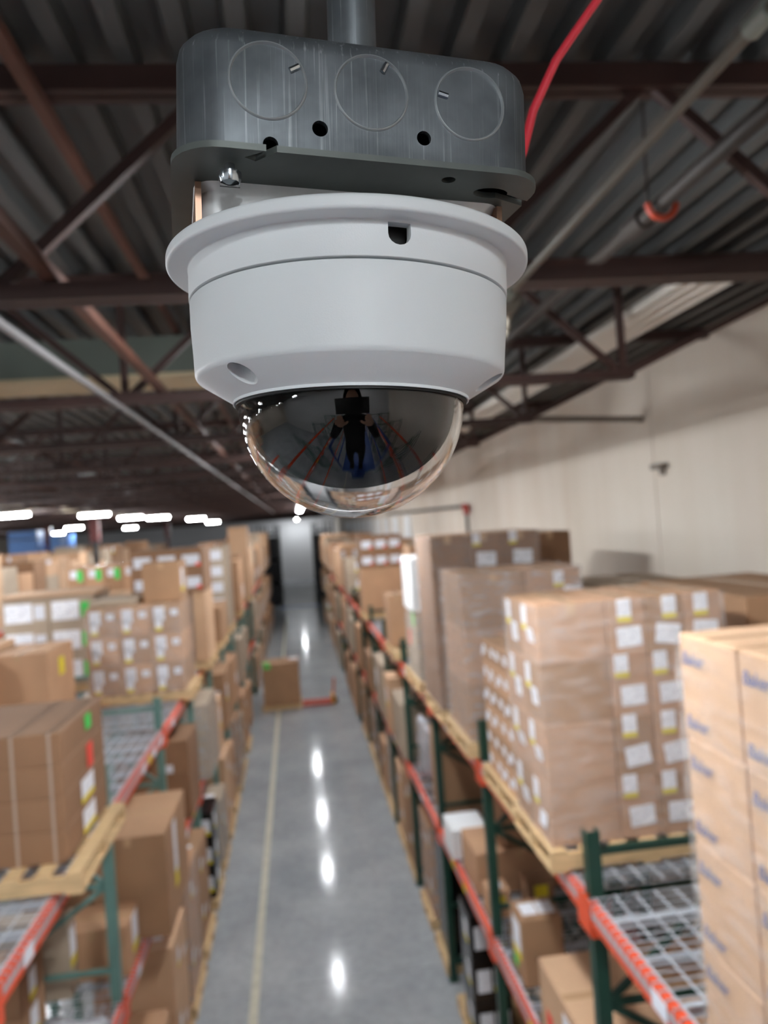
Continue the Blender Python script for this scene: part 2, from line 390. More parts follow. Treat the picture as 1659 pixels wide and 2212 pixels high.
for (x, y, zt, lab) in ((-7.28, 30, 6.2, 'thin dark building column with a red head beyond the second aisle'),
                        (-11.9, 40, 6.2, 'dark red building column far beyond the second aisle'), (-8.1, 52, 6.2, 'red building column far back between the racks')):
    t = thing('building_column', lab, 'column', (x, y, 0))
    MB().box(-.09, .09, -.09, .09, 0, 5.3).build('shaft', mat('black_column_paint', (28, 28, 30), .5) if y < 35 else mat('dark_red_paint', (92, 34, 32), .5), t)
    MB().box(-.16, .16, -.16, .16, 5.3, zt).build('head', mat('dark_red_paint', (92, 34, 32), .5), t)

# ------------------------------------------------------------------ strip lights
def light_meshes(L, Wd):
    return (MB().box(-Wd / 2, Wd / 2, -L / 2, L / 2, 0, .07).mesh('housing', WHITEMET),
            MB().box(-Wd / 2 + .06, Wd / 2 - .06, -L / 2 + .02, L / 2 - .02, -.06, 0).mesh('diffuser', GLOW),
            MB().tube([(0, 0, .07), (0, 0, .87)], .006, 6).mesh('hanger', DARKPIPE))
LM1 = light_meshes(.95, .28)
LM2 = light_meshes(.85, .28)
def strip(x, y, label, rz=0):
    LM = LM2 if rz else LM1
    t = thing('strip_light', label, 'lamp', (x, y, 6.12), 'hanging strip lights', rz)
    link('housing', LM[0], t); link('diffuser', LM[1], t); link('hanger', LM[2], t)
for i, y in enumerate((-5.4, -2.8, 3.5, 9.2, 14.2, 20.2, 26.4, 31.6, 38, 78)):  # second fixture is an extra one, added to brighten the dome's front
    strip(.32, y, f'lit strip light over the main aisle, {ordn(i)} from the back wall')
for i, (x, y) in enumerate(((-5.9, -3), (-5.9, 2), (-5.9, 7.4), (-5.9, 10.5), (-5.9, 14), (-6.85, 20.2), (-5.8, 24), (-5.9, 29.7), (-5.4, 32.5), (-4.8, 40), (-5.6, 56))):
    strip(x, y, f'lit strip light over the second aisle, {ordn(i)} from the back wall', PI / 2)
for j, (x, ys_) in enumerate(((-11.2, (-2, 4, 10, 16, 22, 28, 42, 56)), (-16.6, (-2, 6, 14, 22, 30, 38, 44, 58)), (-22, (0, 10, 20, 30, 40, 50)))):
    for i, y in enumerate(ys_):
        strip(x, y, f'lit strip light over the {ordn(j + 2)} aisle, {ordn(i)} from the back wall', PI / 2)

# ------------------------------------------------------------------ racks
L1, L2 = 1.76, 3.22
def post_mesh(h, m):
    b = MB()
    b.box(-.038, .038, -.038, -.032, 0, h).box(-.038, -.032, -.032, .038, 0, h).box(.032, .038, -.032, .038, 0, h)
    return b.mesh('post', m)
PM = {}
def frame(x0, x1, y, h, m, label, group, simple=False):
    s = 1 if x1 > x0 else -1; d = abs(x1 - x0)
    t = thing('upright_frame', label, 'rack upright', (x0, y, 0), group)
    key = (round(h, 2), m.name)
    if key not in PM: PM[key] = post_mesh(h, m)
    link('post', PM[key], t, (s * .038, 0, 0)); link('post', PM[key], t, (s * (d - .038), 0, 0))
    k2 = ('b', s, m.name, round(h, 2))
    if k2 not in PM:
        br = []; z = .25; a, b = .06, d - .06; flip = False
        zs = [.2, .85, 1.3, 2.0, 2.65, h - .12]
        for i, (p, q) in enumerate(zip(zs[:-1], zs[1:])):
            br.append(MB().bar((s * a, 0, p), (s * b, 0, p), .03, .035).mesh('brace', m))
            u, v = (a, b) if i % 2 == 0 else (b, a)
            br.append(MB().bar((s * u, 0, p), (s * v, 0, q), .03, .035).mesh('brace', m))
        br.append(MB().bar((s * a, 0, h - .12), (s * b, 0, h - .12), .03, .04).mesh('brace', m))
        PM[k2] = br
    for b in PM[k2]: link('brace', b, t)
    if not simple:
        for xx in (.038, d - .038):
            MB().box(s * xx - .06, s * xx + .06, -.06, .06, 0, .01).build('foot_plate', m, t)
def beam(x, side, y0, y1, z, label, group, stickers=()):
    # side = +1: beam of a rack on the +X side (aisle face looks towards -X)
    t = thing('rack_beam', label, 'rack beam', (x, (y0 + y1) / 2, z), group)
    L = (y1 - y0) / 2 - .045
    key = ('beam', side, round(L, 3))
    if key not in PM:
        PM[key] = (MB().box(-.02 * side, .03 * side, -L, L, -.11, 0).box(.03 * side, .05 * side, -L, L, -.11, -.04).mesh('beam_body', ORANGE),
                   MB().box(-.03 * side, -.022 * side, -.05, .05, -.17, .02).box(-.03 * side, .02 * side, -.05, -.044, -.17, .02).mesh('connector', ORANGE),
                   MB().box(-.024 * side, -.0205 * side, -L + .05, L - .05, -.062, -.03).mesh('label_strip', HOLDER),
                   MB().box(-.029 * side, -.0245 * side, -.07, .07, -.09, -.01).mesh('label', WHITE),
                   MB().box(-.029 * side, -.0245 * side, -.06, .06, -.085, -.015).mesh('label', YELLOW))
    m = PM[key]
    link('beam_body', m[0], t); link('connector', m[1], t, (0, -L, 0)); link('connector', m[1], t, (0, L, 0)); link('label_strip', m[2], t)
    for yy, c in stickers: link('label', m[3 if c == 'w' else 4], t, (0, yy, 0))
def deck(x0, x1, y0, y1, z, label, group, fine=False):
    t = thing('wire_deck', label, 'wire deck', ((x0 + x1) / 2, (y0 + y1) / 2, z), group)
    hx, hy = abs(x1 - x0) / 2, (y1 - y0) / 2
    key = ('deck', round(hx, 2), round(hy, 2), fine)
    if key not in PM:
        ch = MB().box(-hx + .02, hx - .02, -.02, .02, -.05, -.014).mesh('support_channel', WIRE)
        nl = round(2 * hx / .105); nc = round(2 * hy / .064)
        lw = [(-hx + 2 * hx * i / nl, None) for i in range(nl + 1)]
        cw = [-hy + 2 * hy * i / nc for i in range(nc + 1)]
        wl = MB().tube([(0, -hy, 0), (0, hy, 0)], .006, 5).mesh('wire', WIRE)
        wc = MB().tube([(-hx - .045, 0, -.05), (-hx - .04, 0, -.006), (hx, 0, -.006)], .004, 5).mesh('wire', WIRE)
        g = MB()
        for xx, _ in lw: g.bar((xx, -hy, 0), (xx, hy, 0), .007, .007)
        for yy in cw: g.bar((-hx, yy, -.006), (hx, yy, -.006), .005, .005)
        PM[key] = (ch, lw, cw, wl, wc, g.mesh('wire_grid', WIRE))
    ch, lw, cw, wl, wc, g = PM[key]
    for q in (-.62, 0, .62): link('support_channel', ch, t, (0, q * hy, 0))
    if fine:
        s = 1 if x1 > x0 else -1
        for xx, _ in lw: link('wire', wl, t, (xx, 0, 0))
        for yy in cw:
            o = link('wire', wc, t, (0, yy, 0)); 
            if s < 0: o.rotation_euler = (0, 0, PI)
    else: tag(link('wire_grid', g, t), kind='stuff')

RY = [4.09 + 2.44 * k for k in range(-4, 13)]      # wall-side rack frames
LY = [3.89 + 2.44 * k for k in range(-4, 13)]      # opposite rack frames
for i, y in enumerate(RY): frame(1.42, 2.56, y, 3.58, GREEN, f'dark green rack upright of the wall-side row, {ordn(i)} from the back wall', 'dark green uprights of the wall-side racks', y > 25)
for i, y in enumerate(LY): frame(-1.56, -2.66, y, 3.58, TEAL, f'teal green rack upright of the opposite row, {ordn(i)} from the back wall', 'teal uprights of the opposite racks', y > 25)
for i, y in enumerate(RY[:14]): frame(2.74, 3.86, y, 3.58, GREEN, f'dark green upright against the concrete wall, {ordn(i)} from the back wall', 'dark green uprights against the wall', True)
for i, y in enumerate(LY[:14]): frame(-2.82, -3.92, y, 3.58, TEAL, f'teal upright facing the second aisle, {ordn(i)} from the back wall', 'teal uprights facing the second aisle', True)
LV = (('lower', L1), ('upper', L2))
for ln, z in LV:
    for i in range(len(RY) - 1):
        st = [(R.uniform(-.8, .8), R.choice('wwy')) for _ in range(2)]
        if i == 3 and ln == 'upper': st = [(.35, 'w')]
        beam(1.42, 1, RY[i], RY[i + 1], z, f'{ln} orange beam on the aisle face of the wall-side racks, {ordn(i)} bay', f'{ln} orange beams of the wall-side racks', st)
        beam(2.56, -1, RY[i], RY[i + 1], z, f'{ln} orange beam on the rear of the wall-side racks, {ordn(i)} bay', f'{ln} rear orange beams of the wall-side racks')
        st = [(R.uniform(-.8, .8), R.choice('wwy')) for _ in range(2)]
        if i == 4 and ln == 'upper': st = [(-.75, 'w'), (.45, 'y')]
        if i == 5 and ln == 'upper': st = [(.0, 'w'), (.55, 'w'), (.95, 'w'), (.3, 'y')]
        beam(-1.56, -1, LY[i], LY[i + 1], z, f'{ln} orange beam on the aisle face of the opposite racks, {ordn(i)} bay', f'{ln} orange beams of the opposite racks', st)
        beam(-2.66, 1, LY[i], LY[i + 1], z, f'{ln} orange beam on the rear of the opposite racks, {ordn(i)} bay', f'{ln} rear orange beams of the opposite racks')
    for i in range(10):
        for k, (nm, fr) in enumerate((('front', 0), ('rear', 1.2))):
            a = RY[i] + .04 + fr
            if i >= 2: deck(1.44, 2.54, a + .02, a + 1.16, z + .012, f'{nm} {ln} wire deck in the {ordn(i)} bay of the wall-side racks', f'{ln} wire decks of the wall-side racks', i in (3, 4) and a < 6)
            a = LY[i] + .04 + fr
            if i >= 3: deck(-1.58, -2.64, a + .02, a + 1.16, z + .012, f'{nm} {ln} wire deck in the {ordn(i)} bay of the opposite racks', f'{ln} wire decks of the opposite racks', i in (4, 5))
for i in range(3, 12):
    beam(3.86, -1, RY[i], RY[i + 1], L2, f'upper orange beam against the concrete wall, {ordn(i)} bay', 'upper orange beams against the wall')
    beam(2.74, 1, RY[i], RY[i + 1], L2, f'upper orange beam of the wall row hidden behind stock, {ordn(i)} bay', 'upper orange inner beams of the wall row')
    beam(-3.92, 1, LY[i], LY[i + 1], L2, f'upper orange beam facing the second aisle, {ordn(i)} bay', 'upper orange beams facing the second aisle')
    beam(-2.82, -1, LY[i], LY[i + 1], L2, f'upper orange inner beam of the row behind the opposite racks, {ordn(i)} bay', 'upper orange inner beams behind the opposite racks')

# ------------------------------------------------------------------ cartons and pallets
CM = {}
def carton_mesh(w, d, h, m):
    key = (round(w, 3), round(d, 3), round(h, 3), m.name)
    if key not in CM:
        bm = bmesh.new(); bmesh.ops.create_cube(bm, size=1)
        for v in bm.verts: v.co = Vector((v.co.x * w, v.co.y * d, (v.co.z + .5) * h))
        bmesh.ops.bevel(bm, geom=bm.edges[:], offset=min(.006, h * .1), segments=1, affect='EDGES')
        me = bpy.data.meshes.new('carton'); bm.to_mesh(me); bm.free(); me.materials.append(m); CM[key] = me
    return CM[key]
SM = {}
def sheet(w, h, kind):
    """a paper label, thin box standing in XZ with its face to -Y, centred"""
    key = (round(w, 3), round(h, 3), kind)
    if key not in SM:
        b = MB(); e = .0012
        if kind == 'wy':
            b.box(-w / 2, w / 2, -e, e, -h / 2 + h * .24, h / 2, 0); b.box(-w / 2, w / 2, -e, e, -h / 2, -h / 2 + h * .24, 1); ms = [PRINT, YELLOW]
        else:
            b.box(-w / 2, w / 2, -e, e, -h / 2, h / 2)
            ms = {'w': PRINT, 'y': YELLOW, 'g': GREENST, 'r': REDST, 't': TAPE, 'p': WHITE}[kind]
        SM[key] = b.mesh('label', ms)
    return SM[key]
def carton(x0, x1, y0, y1, z0, z1, m, label, group=None, tape=True, stickers=(), name='carton', cat='carton'):
    """stickers: (face, u, v, w, h, kind, roll) with face f (front, -Y), a (-X), b (+X), t (top)"""
    x0, x1 = min(x0, x1), max(x0, x1); g = .006
    w, d, h = x1 - x0 - g, y1 - y0 - g, z1 - z0 - .001
    o = link(name, carton_mesh(w, d, h, m), None, ((x0 + x1) / 2, (y0 + y1) / 2, z0)); tag(o, label, cat, group)
    if tape:
        if tape == 'x': link('tape', MB().box(-w / 2 + .01, w / 2 - .01, -.03, .03, h - .0005, h + .001).mesh('tape', TAPE), o)
        else: link('tape', MB().box(-.03, .03, -d / 2 + .01, d / 2 - .01, h - .0005, h + .001).mesh('tape', TAPE), o)
        if h > .25 and tape != 'n': link('tape', MB().box(-.03, .03, -d / 2 - .001, -d / 2 + .0005, h - .08, h - .006).mesh('tape', TAPE), o)
    for (f, u, v, sw, sh, k, roll) in stickers:
        q = link('label' if k != 't' else 'tape', sheet(sw, sh, k), o)
        e = .0022
        if f == 'f': q.location = (u * w, -d / 2 - e, v * h); q.rotation_euler = (0, roll, 0)
        elif f == 'a': q.location = (-w / 2 - e, u * d, v * h); q.rotation_euler = (roll, 0, -PI / 2)
        elif f == 'b': q.location = (w / 2 + e, u * d, v * h); q.rotation_euler = (roll, 0, PI / 2)
        else: q.location = (u * w, v * d, h + e); q.rotation_euler = (-PI / 2, 0, 0)
    return o
def pallet(x0, x1, y0, y1, z, label, simple=False):
    x0, x1 = min(x0, x1), max(x0, x1); w, d = x1 - x0, y1 - y0
    t = thing('pallet', label, 'pallet', ((x0 + x1) / 2, (y0 + y1) / 2, z), 'wooden pallets')
    key = ('pal', round(w, 2), round(d, 2))
    if key not in CM:
        CM[key] = (MB().box(-.048, .048, -d / 2, d / 2, .105, .125).mesh('deck_board', WOOD), MB().box(-w / 2, w / 2, -.02, .02, .016, .105).mesh('stringer', WOOD),
                   MB().box(-.05, .05, -d / 2, d / 2, 0, .016).mesh('bottom_board', WOOD))
    a, b, c = CM[key]
    n = max(5, int(w / .155))
    for i in range(n): link('deck_board', a, t, (-w / 2 + .05 + (w - .1) * i / (n - 1), 0, 0))
    for q in (-d / 2 + .02, 0, d / 2 - .02): link('stringer', b, t, (0, q, 0))
    for q in (-w / 2 + .05, 0, w / 2 - .05): link('bottom_board', c, t, (q, 0, 0))
ROWS = {1: ['only'], 2: ['top', 'bottom'], 3: ['top', 'middle', 'bottom'], 4: ['top', 'second', 'third', 'bottom'],
        5: ['top', 'second', 'third', 'fourth', 'bottom'], 6: ['top', 'second', 'third', 'fourth', 'fifth', 'bottom'], 7: ['top', 'second', 'third', 'fourth', 'fifth', 'sixth', 'bottom']}
NTOTAL = [0]
def stack(desc, look, xs, y0, y1, z0, z1, ny, nz, mats, st=None, tape=True, group=None, full=False):
    """xs: column limits from the aisle outwards; only the cartons of the outer shell are built"""
    nx = len(xs) - 1; dy = (y1 - y0) / ny; dz = (z1 - z0) / nz; side = 1 if xs[-1] > xs[0] else -1
    for k in range(nz):
        j1 = R.uniform(-.004, .004)
        for i in range(nx):
            for j in range(ny):
                if not (full or j == 0 or i == 0 or k == nz - 1): continue
                lab = f'{look} carton, {ROWS[nz][nz - 1 - k]} row'
                if nx > 1: lab += ', ' + ('aisle side' if i == 0 else f'{ordn(i)} column in' if i < nx - 1 else 'innermost column')
                if ny > 1: lab += ', ' + (('front' if j == 0 else 'back' if j == ny - 1 else f'{ordn(j)} back') + ' file')
                lab += f', {desc}'
                s = st(i, j, k, nx, ny, nz) if st else ()
                carton(xs[i] + side * .001, xs[i + 1], y0 + j * dy + j1, y0 + (j + 1) * dy + j1, z0 + k * dz, z0 + (k + 1) * dz, mats[(i + 2 * j + k) % len(mats)], lab, group or f'cartons {desc}', tape if k == nz - 1 else False, s)
                NTOTAL[0] += 1
def wrap(x0, x1, y0, y1, z0, z1, label, m=None, amp=.006, sides='fab'):
    """stretch film round a stack: a thin rippled skin"""
    x0, x1 = min(x0, x1) - .008, max(x0, x1) + .008; y0 -= .008; y1 += .008
    b = MB(); n = 14; kz = max(8, int((z1 - z0) / .06))
    loop = []
    for i in range(n): loop.append((x0 + (x1 - x0) * i / n, y0, 0, -1))
    for i in range(n): loop.append((x1, y0 + (y1 - y0) * i / n, 1, 0))
    for i in range(n): loop.append((x1 - (x1 - x0) * i / n, y1, 0, 1))
    for i in range(n): loop.append((x0, y1 - (y1 - y0) * i / n, -1, 0))
    L = len(loop)
    for k in range(kz + 1):
        z = z0 + (z1 - z0) * k / kz
        for i, (x, y, nx, ny) in enumerate(loop):
            a = amp * (R.random() * .8 + .4 * math.sin(k * 1.7 + i * .8)); b.v.append((x + nx * a, y + ny * a, z))
    for k in range(kz):
        for i in range(L):
            j = (i + 1) % L; b.f.append((k * L + i, k * L + j, (k + 1) * L + j, (k + 1) * L + i)); b.m.append(0)
    o = b.build('stretch_wrap', m or FILM, None, 60); tag(o, label, 'stretch wrap', 'stretch film round pallet loads'); return o

# text print
def text_mesh(s, size, m, shear=.25):
    cu = bpy.data.curves.new('print', 'FONT'); cu.body = s; cu.size = size; cu.shear = shear; cu.align_x = 'CENTER'; cu.align_y = 'CENTER'
    cu.offset = size * .012
    o = bpy.data.objects.new('print', cu); C.objects.link(o); bpy.context.view_layer.update()
    me = bpy.data.meshes.new_from_object(o.evaluated_get(bpy.context.evaluated_depsgraph_get()))
    bpy.data.objects.remove(o); me.materials.clear(); me.materials.append(m); return me
LOGO = text_mesh('Baker', .062, INKBLUE)

# ---- wall-side racks, upper level -----------------------------------------------------------
ZP = L2 + .02
# near tan stack with blue print
pallet(1.34, 2.5, 1.78, 2.70, ZP, 'wooden pallet under the tan cartons with blue print')
before = set(bpy.data.objects)
stack('in the blue-printed stack', 'light tan blue-printed', [1.33, 1.86, 2.4], 1.93, 2.68, ZP + .126, 4.83, 2, 4, [TAN[2]], tape='x')
for o in [o for o in bpy.data.objects if o not in before and o.name.startswith('carton')]:
    if o.location.x < 1.7:
        w, d, h = .53, .375, .371
        for v in (.76, .16):
            q = link('printed_logo', LOGO, o, (-w / 2 - .0015, .09, v * h)); q.rotation_euler = (PI / 2, 0, -PI / 2); q['label'] = 'blue printed word'
wrap(1.33, 2.4, 1.93, 2.68, ZP + .128, 4.82, 'clear stretch film round the blue-printed tan cartons')

# big labelled stack
pallet(1.31, 2.5, 4.35, 5.12, ZP, 'wooden pallet under the film-wrapped stack of labelled brown cartons')
def st2(i, j, k, nx, ny, nz):
    s = []
    if j == 0 and i >= 1:
        s += [('f', .12 if (i + k) % 2 else -.05, .78 if k == nz - 1 else .82, .085, .135, 'wy', 0), ('f', .05, .34 if k == nz - 1 else .36, .15, .115, 'w', R.uniform(-.15, .15))]
        if k < nz - 1: s[0] = ('f', -.22 + .1 * (k % 2), .86, .085, .135, 'wy', 0)
    if i == 0:
        s += [('a', .25, .72, .09, .15, 'wy', 0), ('a', -.1, .4, .12, .12, 'w', R.uniform(-.2, .2))]
    return s
stack('in the film-wrapped labelled stack', 'brown white-labelled', [1.34, 1.76, 2.0, 2.235, 2.47], 4.4, 5.08, ZP + .126, 4.76, 2, 4, [TAN[4], TAN[4], TAN[1]], st2)
wrap(1.34, 2.47, 4.4, 5.08, ZP + .128, 4.75, 'clear stretch film round the labelled brown carton stack')

# small-box stack behind it
pallet(1.33, 2.45, 5.14, 6.05, ZP, 'wooden pallet under the small cartons with rows of little labels')
def st3(i, j, k, nx, ny, nz):
    return [('a', R.uniform(-.25, .1), .55, .085, .06, 'p', 0)] + ([('a', .32, .35, .045, .05, 'p', 0)] if R.random() < .6 else []) if i == 0 else []
stack('small-box stack', 'small tan', [1.36, 1.9, 2.4], 5.18, 5.95, ZP + .126, 4.36, 4, 6, [TAN[0], TAN[1]], st3, tape=False)

# wrapped pair farther on
pallet(1.33, 2.48, 6.58, 7.6, ZP, 'wooden pallet under the cloudy film-wrapped brown load')
def st4(i, j, k, nx, ny, nz):
    return [('f', .1, .8, .09, .14, 'wy', 0), ('f', .35, .55, .16, .11, 'w', 0)] if j == 0 and i > 0 and k >= nz - 2 else []
stack('in the cloudy-wrapped load', 'wide brown', [1.38, 1.95, 2.45], 6.64, 7.5, ZP + .126, 4.79, 1, 3, [TAN[1], TAN[4]], st4)
wrap(1.37, 2.45, 6.64, 7.5, ZP + .128, 4.80, 'cloudy stretch film round the wide brown cartons', FILMW)
pallet(1.33, 2.48, 7.75, 8.8, ZP, 'wooden pallet under the tall dark brown load')
stack('in the tall dark brown load', 'dark brown', [1.34, 1.7, 2.08, 2.46], 7.8, 8.75, ZP + .126, 5.11, 1, 4, [TAN[3]], lambda i, j, k, nx, ny, nz: [('f', -.2, .86, .08, .13, 'wy', 0), ('f', .05, .4, .2, .14, 'w', .05)] if k == nz - 1 and i else [])
wrap(1.34, 2.46, 7.8, 8.75, ZP + .128, 5.11, 'clear stretch film round the tall dark brown load', FILM)
pallet(1.33, 2.3, 9.2, 10.4, ZP, 'wooden pallet under the white-wrapped load')
carton(1.36, 2.1, 9.25, 10.1, ZP + .126, 4.19, TAN[5], 'grey carton with green and red stickers under the white sheet', stickers=[('a', -.2, .9, .14, .2, 'g', 0), ('a', .25, .55, .14, .2, 'r', 0)])
o = carton(1.33, 1.75, 9.3, 10.05, 4.2, 4.84, WHITEBOARD, 'bright white wrapped box topping the grey carton', tape=False, cat='box', name='white_box')
wrap(1.36, 2.1, 9.25, 10.1, ZP + .128, 4.18, 'cloudy stretch film under the bright white box', FILMW)
pallet(1.33, 2.4, 11.5, 12.7, ZP, 'wooden pallet under the tall narrow tan carton')
carton(1.35, 1.66, 12.0, 12.6, ZP + .126, 4.16, TAN[0], 'tall narrow tan carton standing at the aisle edge of the wall-side rack')
carton(1.7, 2.4, 11.9, 12.6, ZP + .126, 3.9, TAN[1], 'squat brown carton beside the tall narrow tan carton')
pallet(1.33, 2.3, 16.6, 17.7, ZP, 'wooden pallet under the square tan carton')
carton(1.35, 2.25, 16.7, 17.6, ZP + .126, 4.32, TAN[0], 'large square tan carton carrying a dark tray of jars')
def tray(x0, x1, y0, y1, z0, nx, nz, label, dm=.2):
    t = thing('can_tray', label, 'tray', ((x0 + x1) / 2, (y0 + y1) / 2, z0)); w = abs(x1 - x0); d = y1 - y0
    MB().box(-w / 2, w / 2, -d / 2, d / 2, 0, nz * .34).build('tray_body', TAN[3], t)
    for i in range(nx):
        for k in range(nz):
            cx = -w / 2 + w * (i + .5) / nx
            MB().box(cx - w / nx * .36, cx + w / nx * .36, -d / 2 - .004, -d / 2, k * .34 + .08, k * .34 + .24).build('label', WHITE, t)
            MB().box(cx + w / nx * .2, cx + w / nx * .4, -d / 2 - .006, -d / 2 - .004, k * .34 + .06, k * .34 + .11).build('label', REDST, t)
tray(1.35, 2.25, 16.7, 17.6, 4.33, 3, 2, 'dark two-tier tray with white labels on the square tan carton')
pallet(1.33, 2.3, 26.9, 28, ZP, 'wooden pallet far along the wall-side row under a tan carton', True)
carton(1.36, 2.1, 27, 28, ZP + .126, 4.42, TAN[2], 'pale tan carton far along the top of the wall-side row')
carton(1.33, 2.6, 38.6, 40.6, 3.3, 4.85, TAN[2], 'pale tan carton at the far end of the wall-side row')

# second row against the wall
def back(label, x0, x1, y0, y1, z1, m): carton(x0, x1, y0, y1, ZP + .126, z1, m, label); pallet(x0, x1, y0, y1, ZP, 'wooden pallet under the ' + label.split(' against')[0].split(' beside')[0])
back('flat-topped brown carton against the concrete wall behind the labelled stack', 2.8, 3.75, 4.7, 6.2, 4.66, TAN[1])
back('low grey-brown carton against the concrete wall behind the cloudy-wrapped load', 2.8, 3.7, 6.9, 8.2, 4.55, TAN[5])
back('tall grey-brown carton against the concrete wall beside the dark brown load', 2.75, 3.25, 9.05, 10.4, 5.04, TAN[3])
back('dark grey carton against the concrete wall near the pipe elbow', 2.75, 3.5, 11.5, 13.2, 4.45, TAN[3])
back('tan carton against the concrete wall below the pipe elbow', 2.75, 3.75, 14.2, 16.2, 4.6, TAN[0])

# ---- wall-side racks, lower level ------------------------------------------------------------
Z1 = L1 + .02
carton(1.40, 2.52, 4.2, 5.12, Z1, 2.35, TAN[2], 'big pale tan carton on the lower deck behind the front green upright', stickers=[('a', -.1, .6, .16, .3, 'wy', 0), ('a', .3, .35, .12, .22, 'r', 0)], tape='x')
o = carton(1.46, 1.78, 5.72, 6.05, Z1, 2.28, TAN[1], 'small upright brown carton with white papers on top', stickers=[('t', -.2, 0, .12, .18, 'w', 0), ('t', .22, 0, .12, .18, 'w', 0), ('a', 0, .6, .2, .28, 'wy', 0), ('a', .2, .2, .1, .08, 'g', 0)], tape=False)
pm = MB(); rt = random.Random(4)
for ln in range(2):
    xx = -.07 + .015 * ln
    while xx < .06:
        w_ = rt.uniform(.008, .016); pm.box(xx, xx + w_, -.0012, 0, -.028 * ln, .02 - .028 * ln - rt.uniform(0, .006)); xx += w_ + .005
q = link('printed_text', pm.mesh('printed_text', INKDARK), o, (0, -.1655, .2))
carton(1.45, 2.3, 7.2, 7.85, Z1, 2.16, TAN[0], 'wide tan carton on the lower deck behind the second green upright')
carton(1.75, 2.4, 7.25, 7.85, 2.165, 2.55, TAN[3], 'brown carton lying on the wide tan carton')
carton(1.45, 1.65, 6.75, 7.0, Z1, 2.02, TAN[0], 'small tan carton with yellow labels beside the green upright', stickers=[('f', 0, .6, .1, .1, 'y', 0), ('t', 0, 0, .1, .1, 'p', 0)], tape=False)
carton(1.80, 2.05, 6.75, 7.0, Z1, 2.06, TAN[3], 'small dark carton with a yellow label on the lower deck', stickers=[('f', 0, .7, .12, .1, 'y', 0)], tape=False)
carton(1.38, 1.78, 8.0, 8.5, Z1, 2.08, WHITEBOARD, 'white box lying on the lower deck beside the aisle', tape=False, name='white_box', cat='box')
carton(1.50, 2.2, 9.05, 9.8, Z1, 2.74, TAN[1], 'tall brown carton on the lower deck beyond the white box', stickers=[('a', 0, .5, .1, .4, 'wy', 0)])
def blob(name, label, cat, loc, sx, sy, sz, m, seed, amp=.16, child=None):
    rr = random.Random(seed); bm = bmesh.new(); bmesh.ops.create_icosphere(bm, subdivisions=3, radius=1)
    ph = [rr.uniform(0, 6) for _ in range(6)]
    for v in bm.verts:
        c = v.co.copy(); k = 1 + amp * (math.sin(5 * c.x + ph[0]) * math.sin(4 * c.y + ph[1]) + .6 * math.sin(9 * c.z + ph[2] + 3 * c.x)) + amp * .35 * rr.uniform(-1, 1)
        sq = max(abs(c.x), abs(c.y), abs(c.z)) ** .45
        v.co = Vector((c.x * sx * k / sq, c.y * sy * k / sq, max(-sz, c.z * sz * k / sq) + sz))
    me = bpy.data.meshes.new(name); bm.to_mesh(me); bm.free(); me.materials.append(m)
    me.polygons.foreach_set('use_smooth', [True] * len(me.polygons)); me.update()
    return tag(link(name, me, None, loc), label, cat)
blob('plastic_bag', 'shiny silver plastic bag standing on the lower deck beside the aisle', 'bag', (1.62, 10.55, Z1), .16, .22, .42, SILVER, 3)
carton(1.36, 1.9, 11.5, 12.6, Z1, 2.6, TAN[5], 'grey film-wrapped carton on the lower deck past the silver bag')
carton(1.36, 2.0, 13.0, 13.6, Z1, 2.7, TAN[2], 'pale tan carton on the lower deck, aisle edge, past the grey one', stickers=[('a', 0, .6, .2, .3, 'wy', 0)])
carton(1.36, 2.2, 14.0, 15.4, Z1, 2.75, TAN[5], 'grey-tan carton on the lower deck of the wall-side row before the square carton', stickers=[('a', .2, .6, .3, .3, 'w', 0), ('t', -.2, 0, .2, .3, 'w', 0)])
carton(1.36, 2.1, 16.4, 17.6, Z1, 2.5, TAN[1], 'brown carton on the lower deck under the square tan carton')
carton(1.36, 2.2, 18.85, 20, Z1, 2.8, TAN[0], 'tan carton on the lower deck beyond the square tan carton')

# ---- wall-side racks, floor level ------------------------------------------------------------
def black_stack(x0, x1, y0, y1, z0, n, dz, label, side, group):
    for k in range(n):
        o = carton(x0, x1, y0, y1, z0 + k * dz, z0 + (k + 1) * dz, BLACKWRAP, f'black film-wrapped carton with white labels, {ROWS[n][n - 1 - k]} one of the {label}', group, False,
                   [('f', -.2, .5, abs(x1 - x0) * .36, .22, 'w', 0), ('f', .24, .5, abs(x1 - x0) * .36, .22, 'wy', 0)] + [(('a' if side > 0 else 'b'), -.1, .5, .16, .2, 'wy', 0)])
pallet(1.40, 2.5, 7.5, 8.5, 0, 'floor pallet under the black film-wrapped cartons')
black_stack(1.42, 1.80, 7.6, 8.1, .126, 3, .42, 'stack under the lower deck', 1, 'black cartons under the wall-side racks')
tag(carton(1.45, 1.75, 9.08, 9.7, .126, 1.45, BLACKWRAP, 'tall black film-wrapped load on the floor beyond the labelled black cartons', tape=False, name='wrapped_load', cat='load'))
pallet(1.40, 2.5, 9.06, 9.85, 0, 'floor pallet under the tall black film-wrapped load')
FL = [(5.2, 6.2, .75, 0), (6.6, 7.4, .35, 2), (10.1, 11.0, 1.3, 0), (11.5, 12.35, 1.5, 1), (12.6, 13.5, 1.25, 2), (14.0, 14.95, 1.4, 5), (15.1, 16.1, 1.0, 0), (16.4, 17.4, 1.45, 3), (17.55, 18.6, 1.2, 1), (19.2, 20.4, 1.35, 0)]
